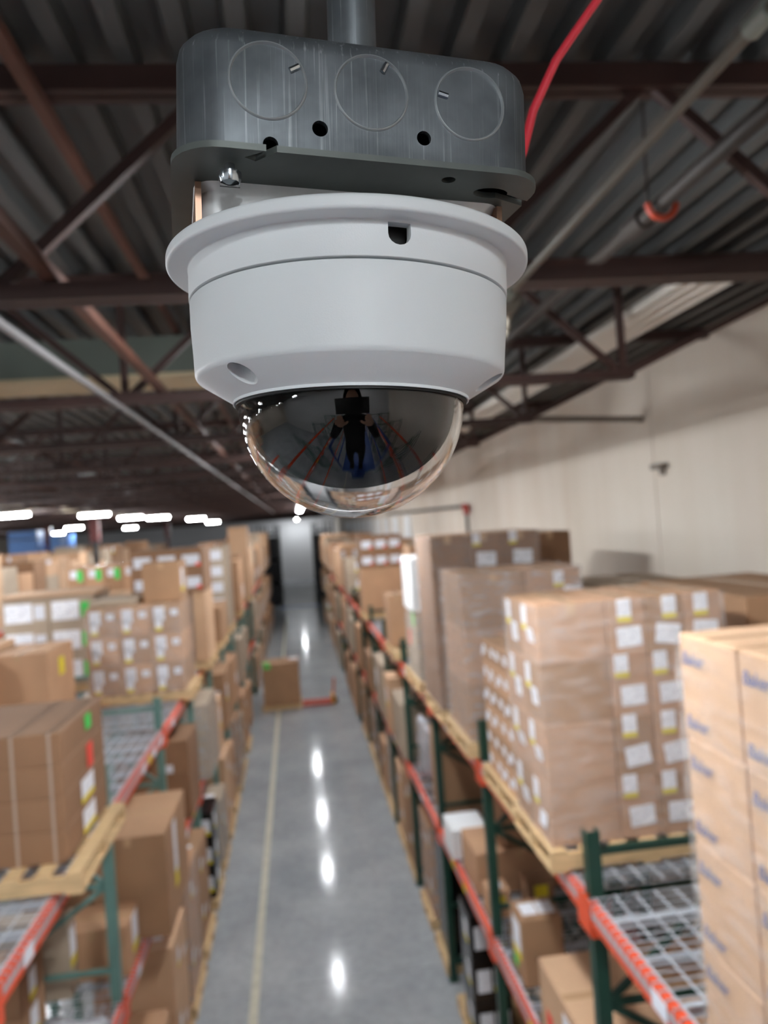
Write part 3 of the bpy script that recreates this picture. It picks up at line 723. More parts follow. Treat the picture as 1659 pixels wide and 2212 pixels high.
for i, (a, b, h, m) in enumerate(FL):
    pallet(1.40, 2.5, a, b, 0, f'floor pallet of the wall-side racks, {ordn(i)} under a tan floor load')
    n = 2 if h > 1 else 1; dz = (h - .126) / n
    for k in range(n):
        carton(1.42 + .02 * (i % 3), 2.2, a + .03, b - .03, .126 + k * dz, .126 + (k + 1) * dz, TAN[m], f'{ROWS[n][n-1-k]} carton of the floor load, {ordn(i)} pallet under the wall-side racks', 'floor cartons under the wall-side racks', stickers=[('a', R.uniform(-.3, 0), .6, .12, .17, 'wy', 0), ('a', R.uniform(.15, .35), .4, .14, .1, 'w', .1)] + ([('t', .2, -.2, .2, .14, 'w', 0)] if k == n - 1 else []), tape=k == n - 1)
    if i in (2, 5, 7): wrap(1.42 + .02 * (i % 3), 2.2, a + .03, b - .03, .14, h, f'cloudy stretch film round the floor load, {ordn(i)} pallet under the wall-side racks', FILMW)

# ---- opposite racks, upper level -------------------------------------------------------------
pallet(-1.38, -2.75, 4.85, 6.05, ZP, 'wooden pallet with open boards under the banded flat cartons')
for k in range(4):
    o = carton(-1.50, -2.72, 5.02, 6.05, ZP + .126 + k * .197, ZP + .126 + (k + 1) * .197, TAN[3], f'flat brown banded carton, {ROWS[4][3-k]} layer, load on the open-board pallet', 'flat banded cartons', tape=False)
    for u in (.44, .26, -.1): link('strap', MB().box(u * 1.22 - .008, u * 1.22 + .008, -.512, .512, .0, .196).box(u * 1.22 - .008, u * 1.22 + .008, -.518, -.512, 0, .196).mesh('strap', mat('pale_strap', (176, 154, 138), .4)), o)
    if k == 3: link('label', sheet(.14, .1, 'g'), o, (.6135, .1, .12)).rotation_euler = (0, 0, PI / 2)
    if k == 2: link('label', sheet(.14, .16, 'r'), o, (.6135, .1, .09)).rotation_euler = (0, 0, PI / 2)
    if k < 2:
        link('label', sheet(.3, .15, 'wy'), o, (.6135, .0, .1)).rotation_euler = (0, 0, PI / 2)
blob('plastic_film', 'crumpled clear plastic film on the open-board pallet', 'plastic film', (-2.3, 4.93, ZP + .126), .16, .07, .09, BAG, 8, .3)
pallet(-1.40, -2.68, 10.12, 11.14, ZP, 'wooden pallet under the three by three labelled cartons')
def st5(i, j, k, nx, ny, nz):
    if j: return []
    return [('f', -.2, .66, .13, .17, 'p', 0), ('f', -.24, .32, .085, .17, 'wy', 0), ('f', .28, .68, .09, .08, 'p', 0)]
stack('in the three-by-three stack', 'tan twin-labelled', [-1.48, -1.87, -2.26, -2.65], 10.15, 11.12, ZP + .126, 4.47, 1, 3, [TAN[1], TAN[0]], st5)
wrap(-1.48, -2.65, 10.15, 11.12, ZP + .128, 4.46, 'clear stretch film round the three by three labelled cartons', FILM)
carton(-1.5, -1.98, 10.4, 11.05, 4.475, 4.98, TAN[1], 'plain brown carton alone on top of the three by three stack', stickers=[('b', -.2, .5, .16, .3, 'wy', 0)])
carton(-2.05, -2.64, 10.3, 11.1, 4.475, 4.55, TAN[5], 'thin flat grey tray on top of the three by three stack', tape=False, name='flat_tray', cat='tray')
pallet(-1.40, -2.6, 12.2, 13.5, ZP, 'wooden pallet under the two tall boards past the three by three stack')
carton(-1.42, -1.62, 12.3, 13.4, ZP + .126, 4.42, TAN[2], 'tall narrow tan carton at the aisle edge past the three by three stack')
carton(-1.66, -2.5, 12.3, 13.4, ZP + .126, 4.38, TAN[0], 'broad tan carton beside the tall narrow one past the three by three stack')
tray(-1.42, -2.5, 12.3, 13.4, 4.425, 3, 2, 'two-tier tray with white and red labels past the three by three stack')
pallet(-1.40, -2.5, 16.4, 17.6, ZP, 'wooden pallet under the column of white-banded cartons')
for k in range(5):
    carton(-1.42, -1.95, 16.5, 17.5, ZP + .126 + k * .33, ZP + .126 + (k + 1) * .33, TAN[5], f'pale carton with a white oval label, {ROWS[5][4-k]} of the five-high column', 'five-high column of pale cartons', False, [('f', 0, .5, .32, .2, 'p', 0)])
pallet(-1.40, -2.5, 23.5, 24.7, ZP, 'wooden pallet under the tall far tan load')
carton(-1.40, -1.95, 23.52, 24.6, ZP + .126, 5.45, TAN[2], 'tall pale tan load rising above the far opposite racks')
carton(-1.40, -2.2, 19.3, 20.3, ZP + .126, 4.6, TAN[0], 'tan carton on the opposite racks before the tall far load')
pallet(-1.40, -2.5, 19.2, 20.4, ZP, 'wooden pallet under the tan carton before the tall far load')
carton(-1.40, -2.2, 14.2, 15.6, ZP + .126, 4.0, TAN[1], 'brown carton on the opposite racks before the five-high column', stickers=[('f', .2, .6, .2, .2, 'y', 0)])
pallet(-1.40, -2.5, 14.1, 15.7, ZP, 'wooden pallet under the brown carton before the five-high column')

# row behind (faces the second aisle)
def brow(label, x0, x1, y0, y1, z0, z1, m, st=()):
    carton(x0, x1, y0, y1, z0, z1, m, label, stickers=st)
brow('big tan carton behind the banded flat cartons, nearer the aisle', -2.80, -3.45, 9.1, 10.1, ZP + .126, 4.12, TAN[0], [('b', 0, .7, .2, .2, 'y', 0)])
brow('big tan carton behind the banded flat cartons, farther from the aisle', -3.47, -4.0, 8.85, 10.1, ZP + .126, 4.2, TAN[2])
pallet(-2.8, -3.95, 8.84, 10.2, ZP, 'wooden pallet under the big tan cartons behind the banded load')
for k in range(3):
    for i in range(2):
        carton(-2.80 - .62 * i, -2.80 - .62 * (i + 1), 11.3, 12.2, ZP + .126 + k * .41, ZP + .126 + (k + 1) * .41, TAN[5], f'{"inner" if i == 0 else "outer"} printed carton, {ROWS[3][2-k]} tier, grey stack behind the three by three stack', 'grey printed cartons', False, [('f', -.15, .5, .36, .26, 'w', 0), ('f', .3, .5, .14, .2, 'g' if i == 0 else 'p', 0)])
pallet(-2.8, -4.04, 11.3, 12.2, ZP, 'wooden pallet under the grey printed cartons')
carton(-2.78, -4.06, 11.26, 12.25, ZP + .126 + 1.232, ZP + .126 + 1.27, TAN[2], 'thin tan lid sheet covering the grey printed cartons', tape=False, name='lid_sheet', cat='sheet')
for i in range(4):
    carton(-2.85 - .33 * i, -2.85 - .33 * (i + 1), 14.95, 15.95, 4.1, 4.86, TAN[[0, 1][i % 2]], f'upright tan carton with white and green labels, {ordn(i)} from the main aisle in its row', 'upright tan cartons behind the opposite racks', True, [('f', -.15, .82, .12, .14, 'p', 0), ('f', .2, .78, .1, .2, 'g', 0)])
carton(-2.85, -4.17, 14.95, 15.95, ZP + .126, 4.1, TAN[1], 'wide brown carton carrying the four upright tan cartons')
pallet(-2.85, -4.17, 14.95, 15.95, ZP, 'wooden pallet under the wide brown carton and four uprights')

# ---- opposite racks, lower level -------------------------------------------------------------
carton(-1.32, -1.98, 7.2, 8.4, Z1, 2.68, TAN[1], 'big brown carton overhanging the lower beam of the opposite racks', stickers=[('b', -.1, .6, .16, .6, 'wy', 0)], tape='x')
carton(-1.99, -2.6, 7.2, 8.4, Z1, 2.68, TAN[1], 'big brown carton behind its overhanging twin on the lower deck', tape='x')
carton(-1.56, -2.12, 6.62, 7.08, Z1, 2.18, TAN[0], 'small tan carton in front of the big brown pair', stickers=[('b', .1, .6, .2, .3, 'wy', 0)], tape='x')
carton(-2.08, -2.62, 5.7, 6.2, Z1, 2.06, TAN[1], 'low brown carton on the lower deck beneath the open-board pallet', stickers=[('b', 0, .5, .16, .22, 'wy', 0)])
carton(-2.08, -2.62, 5.7, 6.2, 2.06, 2.32, TAN[3], 'brown carton on the low brown carton beneath the open-board pallet', stickers=[('b', 0, .5, .14, .2, 'wy', 0)])
carton(-1.95, -2.6, 6.4, 6.6, Z1, 2.4, TAN[5], 'grey wrapped carton beside the teal upright on the lower deck', stickers=[('b', 0, .6, .14, .3, 'wy', 0)], tape=False)
t = blob('plastic_bag', 'cloudy plastic bag holding a coiled hose on the lower deck', 'bag', (-1.80, 5.74, Z1), .22, .2, .08, BAG, 5, .2)
MB().tube([(.13 * math.cos(a * .4), .11 * math.sin(a * .4), .04 + .002 * a) for a in range(40)], .014, 6).build('coiled_hose', WHITEBOARD, t, 40)
carton(-1.60, -2.3, 9.0, 10.0, Z1, 2.1, TAN[2], 'low pale carton on the lower deck past the big brown pair')
carton(-1.5, -2.4, 10.1, 11.0, Z1, 2.75, TAN[3], 'dark brown carton with label rows on the lower deck past the pale one', stickers=[('f', -.25, .3, .14, .1, 'p', 0), ('f', .2, .3, .14, .1, 'p', 0), ('f', -.25, .65, .14, .1, 'p', 0), ('f', .2, .65, .14, .1, 'p', 0)])
carton(-1.42, -2.2, 11.6, 12.8, Z1, 2.85, TAN[5], 'grey film-wrapped carton on the lower deck under the tall boards')
wrap(-1.42, -2.2, 11.6, 12.8, Z1 + .01, 2.84, 'cloudy stretch film round the grey carton under the tall boards', FILMW)
carton(-1.42, -2.2, 12.95, 13.58, Z1, 2.6, TAN[2], 'pale tan carton on the lower deck beyond the grey film-wrapped one', stickers=[('b', 0, .6, .16, .3, 'wy', 0), ('f', .3, .5, .16, .2, 'w', 0)])
carton(-1.42, -2.2, 14.3, 15.6, Z1, 2.8, TAN[1], 'brown carton on the lower deck under the five-high column side', stickers=[('b', -.2, .6, .2, .3, 'wy', 0), ('f', .3, .6, .16, .2, 'w', 0)])
carton(-1.42, -2.2, 16.2, 17.4, Z1, 2.7, TAN[0], 'tan carton on the lower deck below the five-high column', stickers=[('b', .1, .5, .3, .2, 'w', 0), ('f', .25, .7, .16, .14, 'y', 0)])
carton(-1.42, -2.2, 18.62, 19.8, Z1, 2.8, TAN[5], 'grey carton on the lower deck before the tall far load')
# floor level
pallet(-1.42, -2.5, 6.45, 7.55, 0, 'floor pallet under the wide flat-topped tan carton')
carton(-1.44, -2.4, 6.5, 7.5, .126, .98, TAN[0], 'wide flat-topped tan carton on the floor under the lower beam', stickers=[('f', .3, .7, .22, .16, 'p', 0), ('b', -.2, .6, .2, .3, 'w', 0)], tape='x')
carton(-1.62, -2.1, 5.4, 5.9, .126, 1.1, WHITEBOARD, 'white box on the floor by the front teal upright', tape=False, name='white_box', cat='box')
pallet(-1.42, -2.5, 5.2, 6.2, 0, 'floor pallet under the white box')
pallet(-1.42, -2.5, 11.4, 12.4, 0, 'floor pallet under the black cartons beside the main aisle')
black_stack(-1.44, -1.95, 11.5, 12.2, .126, 3, .4, 'stack across the aisle', -1, 'black cartons under the opposite racks')
FL = [(7.8, 8.7, 1.35, 2), (8.9, 9.9, 1.5, 0), (10.1, 11.1, 1.3, 1), (12.7, 13.56, 1.1, 5), (13.9, 14.9, 1.4, 2), (15.1, 16.0, 1.2, 0), (16.4, 17.4, 1.45, 1), (17.45, 18.42, 1.2, 5), (19.2, 20.4, 1.35, 0)]
for i, (a, b, h, m) in enumerate(FL):
    pallet(-1.42, -2.5, a, b, 0, f'floor pallet of the opposite racks, {ordn(i)} under a tan floor load')
    n = 2 if h > 1.25 else 1; dz = (h - .126) / n
    for k in range(n):
        carton(-1.44 - .02 * (i % 3), -2.2, a + .03, b - .03, .126 + k * dz, .126 + (k + 1) * dz, TAN[m], f'{ROWS[n][n-1-k]} carton of the floor load, {ordn(i)} pallet under the opposite racks', 'floor cartons under the opposite racks', stickers=[('b', R.uniform(-.3, 0), .6, .12, .17, 'wy', 0), ('b', R.uniform(.15, .35), .4, .14, .1, 'w', .1)] + ([('t', .2, -.2, .2, .14, 'w', 0)] if k == n - 1 else []), tape=k == n - 1)
    if i in (1, 3, 6): wrap(-1.44 - .02 * (i % 3), -2.2, a + .03, b - .03, .14, h, f'cloudy stretch film round the floor load, {ordn(i)} pallet under the opposite racks', FILMW)

# ---- pallet load and pallet jack in the aisle -------------------------------------------------
pallet(-1.25, -.12, 23.3, 24.5, 0, 'wooden pallet standing in the aisle under a square carton')
carton(-1.22, -.14, 23.4, 24.4, .126, 1.36, TAN[1], 'square brown carton standing in the aisle with a green sticker', stickers=[('t', -.4, -.3, .22, .3, 'g', 0), ('t', .36, .2, .26, .3, 'p', 0), ('f', -.36, .93, .2, .12, 'g', 0)])
t = thing('pallet_jack', 'orange pallet jack parked beside the square carton in the aisle', 'pallet jack', (.35, 23.6, 0))
for yy in (-.2, .2): MB().box(-.45, .42, yy - .08, yy + .08, .05, .12).build('fork', mat('jack_red', (190, 74, 50), .5), t)
MB().box(.4, .5, -.28, .28, .05, .3).build('pump_head', mat('jack_yellow', (214, 150, 60), .5), t)
MB().tube([(.47, 0, .3), (.52, 0, .75)], .03, 8).build('handle', mat('jack_orange', (205, 96, 52), .5), t)
MB().tube([(.5, -.12, .12), (.5, .12, .12)], .09, 12).build('wheel', BLACKP, t)

# ---- far stock: cartons past counting ---------------------------------------------------------
far = MB(); FM = [TAN[0], TAN[1], TAN[2], TAN[5], TAN[3], WHITE, YELLOW, BLUE, WHITEBOARD]
def farload(x0, x1, y0, y1, z0, z1):
    m = R.choice((0, 0, 1, 2, 2, 3, 3, 4)); nx = R.choice((1, 2, 3)); nz = max(1, round((z1 - z0) / R.choice((.35, .5, .7))))
    w = (x1 - x0) / nx; h = (z1 - z0) / nz; lb = R.random() < .6
    for i in range(nx):
        for k in range(nz):
            a = x0 + i * w; c = z0 + k * h
            far.box(a + .006, a + w - .006, y0 + R.uniform(0, .02), y1, c, c + h - .008, m if R.random() < .85 else R.choice((0, 2, 3)))
            if lb:
                far.box(a + w * .2, a + w * .5, y0 - .004, y0, c + h * .35, c + h * .75, 5)
                if R.random() < .4: far.box(a + w * .2, a + w * .5, y0 - .005, y0, c + h * .25, c + h * .38, 6)
    if R.random() < .5: far.box(x1 - .001, x1 + .003, y0 + .2, y0 + .5, z0 + .2, z0 + .5, 5)
def farrow(xa, xb, y0, y1, lo, hi, levels=(.14, 1.79, 3.38), base=4.09):
    for i in range(0, 19):
        for fr in (.10, 1.28):
            y = base + 2.44 * (i - 2) + fr
            if y < y0 or y + 1.06 > y1: continue
            for z in levels:
                top = z + R.uniform(.8, 1.25) if z < 3 else R.uniform(lo, hi)
                if z >= 3 and R.random() < .06: continue
                farload(min(xa, xb) + .04, max(xa, xb) - .04, y, y + 1.06, z, top)
farrow(1.31, 2.5, 20.8, 26.8, 4.1, 4.7); farrow(1.31, 2.5, 28.2, 38.5, 4.2, 5.0); farrow(1.31, 2.5, 40.8, 49, 4.2, 5.0)
farrow(2.85, 3.8, 17, 49, 4.3, 4.9, (1.79, 3.38))
farrow(-2.5, -1.43, 20.5, 22.8, 4.2, 4.9, base=3.89); farrow(-2.5, -1.43, 24.8, 49, 4.4, 5.2, base=3.89)
farrow(-3.88, -2.9, 5.4, 8.3, 4.0, 4.2, (1.79,), 3.89); farrow(-3.88, -2.9, 12.5, 15, 4.1, 4.4, (1.79, 3.38), 3.89); farrow(-3.88, -2.9, 16.6, 49, 4.3, 5.1, base=3.89)
for xa in (-8.6, -9.9, -14.2, -15.5, -19.8, -21.1): farrow(xa + .06, xa + 1.1, 8, 50, 4.5, 5.2, (1.79, 3.26), 7.9)
for y in (39.5, 41):
    far.box(-13.6, -12.3, y, y + 1.2, 5.0, 5.62, 7); far.box(-13.6, -12.3, y, y + 1.2, 5.68, 6.05, 7); far.box(-11.7, -11.25, y, y + 1.2, 5.0, 5.75, 7)
o = far.build('distant_cartons', FM); tag(o, 'countless labelled cartons filling the racks far down the warehouse', 'cartons', None, 'stuff')
b = MB()
for xa in (-8.6, -9.9, -14.2, -15.5, -19.8, -21.1):
    for y in [7.9 + 2.44 * k for k in range(18)]:
        for xx in (xa, xa + 1.1): b.box(xx, xx + .08, y - .02, y + .06, 0, 3.6, 0)
    for z in (L1, L2):
        for xx in (xa - .02, xa + 1.15): b.box(xx, xx + .05, 8, 50, z - .1, z, 1)
        b.box(xa, xa + 1.15, 8, 50, z, z + .01, 2)
o = b.build('distant_racks', [TEAL, ORANGE, WIRE]); tag(o, 'rows of racks beyond the second aisle, half hidden by cartons', 'racks', None, 'stuff')
# dark block of shelving past the cross aisle, with the lit passage between
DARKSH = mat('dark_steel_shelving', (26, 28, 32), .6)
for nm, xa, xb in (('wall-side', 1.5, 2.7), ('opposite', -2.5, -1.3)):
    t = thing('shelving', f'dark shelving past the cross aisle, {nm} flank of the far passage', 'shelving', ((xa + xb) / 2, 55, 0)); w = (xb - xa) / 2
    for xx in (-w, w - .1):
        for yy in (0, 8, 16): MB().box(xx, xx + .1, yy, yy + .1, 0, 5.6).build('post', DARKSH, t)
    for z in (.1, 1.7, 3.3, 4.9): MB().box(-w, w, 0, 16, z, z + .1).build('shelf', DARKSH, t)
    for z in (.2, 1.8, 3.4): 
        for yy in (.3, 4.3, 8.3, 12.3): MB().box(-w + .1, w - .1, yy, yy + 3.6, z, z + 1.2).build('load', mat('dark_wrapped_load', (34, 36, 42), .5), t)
# ribbed white strip door low on the far wall
# white upright ribs on the far part of the concrete wall
t = thing('wall_cladding', 'white upright ribs clad on the far concrete wall below the pipe', 'cladding', (4.2, 28, 0))
for i in range(11): MB().box(-.09, -.005, 3.4 * i, 3.4 * i + 1.5, .05, 5.45).build('rib', WHITEBOARD, t)

# ------------------------------------------------------------------ the dome camera and its box
AM = Matrix(((0.99599, 0.07674, 0.04593, 0.0190), (-0.07658, 0.99705, -0.0053, 0.2475), (-0.0462, 0.00176, 0.99893, 5.2998), (0, 0, 0, 1)))
def bool_cut(me, cutters, name):
    o = bpy.data.objects.new('tmp', me); C.objects.link(o); cs = []
    for c in cutters:
        q = bpy.data.objects.new('tmpc', c); C.objects.link(q); cs.append(q)
        md = o.modifiers.new('b', 'BOOLEAN'); md.operation = 'DIFFERENCE'; md.solver = 'EXACT'; md.object = q
    bpy.context.view_layer.update()
    r = bpy.data.meshes.new_from_object(o.evaluated_get(bpy.context.evaluated_depsgraph_get())); r.name = name
    for q in cs + [o]: bpy.data.objects.remove(q)
    r.polygons.foreach_set('use_smooth', [True] * len(r.polygons))
    r.set_sharp_from_angle(angle=math.radians(28)); return r
def cyl(p, d, r, n=24, L=.02):
    p = Vector(p); d = Vector(d).normalized(); return MB().tube([p - d * L, p + d * L], r, n)

dc = thing('dome_camera', 'white dome security camera with dark glass dome hanging in the foreground', 'camera'); dc.matrix_world = AM
def arc(cx, cz, r, a0, a1, n): return [(cx + r * math.cos(math.radians(a0 + (a1 - a0) * i / n)), cz + r * math.sin(math.radians(a0 + (a1 - a0) * i / n))) for i in range(n + 1)]
# base ring with flange (closed profile, outer then inner)
prof = [(.0485, .0682)] + arc(.0490, .0686, .0003, -80, 0, 2) + [(.0493, .0774)] + arc(.0498, .0774, .0005, 180, 90, 3) + [(.0548, .0779)] \
    + arc(.0548, .0789, .0010, -90, 0, 4) + arc(.0544, .0806, .0014, 0, 90, 5) + [(.0462, .0820), (.0462, .0682)]
base = MB().lathe(prof, 160).mesh('mounting_base', PLASTICW)
an = math.radians(15.8)
def rounded_slot(an, w, z0, z1, rin, rout):
    b = MB(); o = []
    for i in range(9):
        a = PI + PI * i / 8; o.append((w / 2 * math.cos(a), z0 + w / 2 + w / 2 * .9 * math.sin(a)))
    o += [(w / 2, z1), (-w / 2, z1)]
    dx, dy = math.sin(an), -math.cos(an); tx, ty = math.cos(an), math.sin(an); n = len(o)
    for r in (rin, rout):
        for u, z in o: b.v.append((dx * r + tx * u, dy * r + ty * u, z))
    b.f.append(tuple(range(n))[::-1]); b.f.append(tuple(range(n, 2 * n)))
    for i in range(n): j = (i + 1) % n; b.f.append((i, j, n + j, n + i))
    b.m = [0] * len(b.f); return b
slot = rounded_slot(an, .0062, .0712, .0772, .042, .053).mesh('c', PLASTICW)
bmx = bmesh.new(); bmx.from_mesh(slot); bmesh.ops.recalc_face_normals(bmx, faces=bmx.faces); bmx.to_mesh(slot); bmx.free()
def fixn(me):
    b = bmesh.new(); b.from_mesh(me); bmesh.ops.recalc_face_normals(b, faces=b.faces); b.to_mesh(me); b.free(); return me
link('mounting_base', bool_cut(fixn(base), [slot], 'mounting_base'), dc)
MB().tube([(0, 0, .0660), (0, 0, .0800)], .0440, 64).build('slot_shade_core', BLACKP, dc, 40)  # black core added to give the slot its dark shade
# lower housing: near-cylindrical wall, soft edge, conical underside to the dome ring
prof = [(.0478, .0676)] + arc(.0487, .0673, .0004, 90, 0, 2) + [(.0489, .060), (.0483, .052)] + arc(.0455, .0464, .0025, 0, -52, 6) + [(.0368, .0383)] + arc(.0366, .0379, .0005, -60, -120, 2) + [(.0357, .0384), (.0357, .042), (.044, .0500), (.0462, .0676)]
hous = fixn(MB().lathe(prof, 160).mesh('housing', PLASTICW))
cuts = []
for a in (-43.5, 76.5, 196.5):
    q = math.radians(a); d = Vector((math.sin(q), -math.cos(q), 0))
    p = d * .0432 + Vector((0, 0, .0430)); cuts.append(fixn(cyl(p, (0, 0, 1), .0041, 28, .0034).mesh('c', PLASTICW)))
link('housing', bool_cut(hous, cuts, 'housing'), dc)
for a in (-43.5, 76.5, 196.5):
    q = math.radians(a); MB().tube([(math.sin(q) * .0432, -math.cos(q) * .0432, .0462), (math.sin(q) * .0432, -math.cos(q) * .0432, .0452)], .0028, 16).build('screw', SCREWM, dc, 40)
# black gasket ring
MB().lathe([(.0347, .0368), (.0361, .0368), (.0361, .0385), (.0347, .0385)], 128).build('gasket', RUBBER, dc, 40)
# clear dome (closed shell)
po, pi_ = [], []
for i in range(25):
    a = PI / 2 * i / 24
    po.append((max(.0352 * math.cos(a), 1e-5), .0372 - .0353 * math.sin(a))); pi_.append((max(.0338 * math.cos(a), 1e-5), .0372 - .0339 * math.sin(a)))
dm = fixn(MB().lathe([(.0352, .0384)] + po + pi_[::-1] + [(.0338, .0384)], 128).mesh('dome_cover', DOMEGLASS))
dm.polygons.foreach_set('use_smooth', [True] * len(dm.polygons)); link('dome_cover', dm, dc)
# black liner and lens module inside
pr = [(.0330, .0382)] + [(.0322 * math.cos(PI / 2 * i / 14) + 1e-5, .0372 - .0260 * math.sin(PI / 2 * i / 14) ** .92) for i in range(15)]
MB().lathe(pr, 96, closed=False).build('black_liner', MATTE, dc, True)

# metal box with ring plate
bx = thing('junction_box', 'scuffed galvanised metal junction box with knockouts above the dome camera', 'junction box')
bx.matrix_world = AM @ Matrix.Translation((-.0040, .0080, 0)) @ Matrix.Rotation(math.radians(12.5), 4, 'Z')
def rrect(hx, hy, r, n=7):
    o = []
    for cx, cy, a0 in ((hx - r, hy - r, 0), (-hx + r, hy - r, 90), (-hx + r, -hy + r, 180), (hx - r, -hy + r, 270)):
        for i in range(n + 1):
            a = math.radians(a0 + 90 * i / n); o.append((cx + r * math.cos(a), cy + r * math.sin(a)))
    return o
def loft(rings, name, m, smooth=40, capend=True, capstart=False):
    b = MB(); n = len(rings[0][0])
    for o, z in rings: b.v += [(x, y, z) for x, y in o]
    for k in range(len(rings) - 1):
        for i in range(n):
            j = (i + 1) % n; b.f.append((k * n + i, k * n + j, (k + 1) * n + j, (k + 1) * n + i)); b.m.append(0)
    if capend: b.f.append(tuple((len(rings) - 1) * n + i for i in range(n))); b.m.append(0)
    if capstart: b.f.append(tuple(range(n))[::-1]); b.m.append(0)
    return b.mesh(name, m, smooth)
H = .0495
outer = [(rrect(H, H, .013), .0975), (rrect(H, H, .013), .1235)] + [(rrect(H - q, H - q, .013), .1235 + z) for q, z in ((.0006, .0028), (.002, .0050), (.0042, .0064), (.007, .0070))]
inner = [(rrect(H - .0085, H - .0085, .009), .1285), (rrect(H - .0018, H - .0018, .0115), .122), (rrect(H - .0018, H - .0018, .0115), .0975)]
shell = loft(outer + inner, 'box_shell', GALV, 40, False, False)
# close: cap top outside and inside, join bottom rim
bmx = bmesh.new(); bmx.from_mesh(shell)
n = len(rrect(1, 1, .1)); bmx.verts.ensure_lookup_table()
tot = len(outer) + len(inner)
k = len(outer) - 1
for f in [f for f in bmx.faces if all(k * n <= v.index < (k + 2) * n for v in f.verts)]: bmx.faces.remove(f)
bmx.faces.new([bmx.verts[k * n + i] for i in range(n)]); bmx.faces.new([bmx.verts[(k + 1) * n + i] for i in range(n)])
for i in range(n):
    j = (i + 1) % n; bmx.faces.new([bmx.verts[i], bmx.verts[j], bmx.verts[(tot - 1) * n + j], bmx.verts[(tot - 1) * n + i]])
bmesh.ops.recalc_face_normals(bmx, faces=bmx.faces); bmx.to_mesh(shell); bmx.free()
cut = [fixn(cyl((s, -H, z), (0, 1, 0), r, 24, .006).mesh('c', GALV)) for s, z, r in ((-.0135, .1037, .0021), (.0150, .1040, .0020), (-.0265, .0983, .0020))]
link('box_shell', bool_cut(shell, cut, 'box_shell'), bx)
EDGEM = mat('rim_highlight_steel', (150, 156, 158), .45, metal=.4)  # paler steel paints in the light caught by the knockout rims
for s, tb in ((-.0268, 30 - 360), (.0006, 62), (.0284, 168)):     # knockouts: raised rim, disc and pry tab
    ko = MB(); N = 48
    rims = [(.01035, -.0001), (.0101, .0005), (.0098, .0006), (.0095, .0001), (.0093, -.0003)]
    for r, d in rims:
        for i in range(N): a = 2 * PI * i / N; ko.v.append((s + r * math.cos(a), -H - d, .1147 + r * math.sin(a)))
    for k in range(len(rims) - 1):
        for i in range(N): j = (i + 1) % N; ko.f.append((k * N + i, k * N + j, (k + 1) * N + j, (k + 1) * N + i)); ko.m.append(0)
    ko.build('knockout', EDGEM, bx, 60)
    a = math.radians(tb); p = Vector((s + .0093 * math.cos(a), -H - .0002, .1147 + .0093 * math.sin(a))); q = p + Vector((-.0028 * math.cos(a), 0, -.0028 * math.sin(a)))
    MB().tube([p, q], .0008, 8).build('pry_tab', SCREWM, bx, 40)
PLATEM = mat('dull_zinc_plate', (92, 98, 95), .45, metal=.35, var=.15, scale=60)
# ring plate with keyhole slots
P = .0515
plate = fixn(MB().prism(rrect(P, P, .013), .0955, .0972).mesh('ring_plate', PLATEM))
cc = []
cc.append(fixn(MB().prism([(.0385 + .0052 * math.cos(a) , -.0385 + .0034 * math.sin(a)) for a in [2 * PI * i / 20 for i in range(20)]], .09, .10).mesh('c', GALV)))
cc.append(fixn(MB().prism([(.0400, -.0400), (.0560, -.0335), (.0560, -.0300), (.0390, -.0365)], .089, .101).mesh('c', GALV)))
cc.append(fixn(MB().prism([(.0235 + .0020 * math.cos(a), -.0445 + .0020 * math.sin(a)) for a in [2 * PI * i / 16 for i in range(16)]], .09, .10).mesh('c', GALV)))
cc.append(fixn(MB().prism([(-.0330, -.0470), (-.0262, -.0530), (-.0240, -.0530), (-.0300, -.0452)], .09, .10).mesh('c', GALV)))
link('ring_plate', bool_cut(plate, cc, 'ring_plate'), bx)
link('plaster_ring', loft([(rrect(.0440, .0300, .006), .0822), (rrect(.0440, .0300, .006), .0935), (rrect(.0455, .0315, .006), .0956)], 'plaster_ring', mat('bright_zinc', (232, 235, 236), .4, metal=.25, var=.12, scale=90), 40, True, True), bx)
for sx in (-1, 1): MB().box(sx * .0435, sx * .0452, -.0312, .03, .0815, .0950).build('ring_edge', mat('copper_edge', (168, 134, 112), .35, metal=.6), bx)
# screw in the front ear
MB().lathe([(1e-5, .0955), (.0014, .0955), (.0014, .0932), (.0031, .0932), (.0031, .0918), (.0026, .0905), (.0012, .0899), (1e-5, .0898)], 32, closed=False).build('screw', SCREWM, bx, 30).location = (-.0365, -.0420, 0)
MB().box(-.0026, .0026, -.0004, .0004, .0896, .0902).build('screw_slot', BLACKP, bx).location = (-.0365, -.0420, 0)
# conduit drop and red cable
t = thing('conduit_drop', 'steel conduit dropping from the roof deck into the junction box', 'pipe'); t.matrix_world = AM
MB().tube([(.0030, .008, .1305), (.0030, .008, 1.70)], .0079, 28).build('tube', GALV, t, 40)
MB().tube([(.0030, .008, .131), (.0030, .008, .1345)], .0105, 6).build('locknut', GALV, t, 40)
pts = [(.075, .30, 5.405), (.098, .325, 5.43), (.110, .33, 5.456), (.116, .33, 5.474), (.128, .33, 5.496), (.138, .33, 5.509), (.149, .33, 5.523), (.20, .33, 5.60), (.30, .36, 5.78), (.42, .5, 6.1), (.45, .6, 6.15), (.46, .62, 6.4)]
tag(MB().tube(pts, .0019, 10).build('red_cable', REDCAB, None, 60), 'thin red cable rising from behind the junction box to the joists', 'cable')

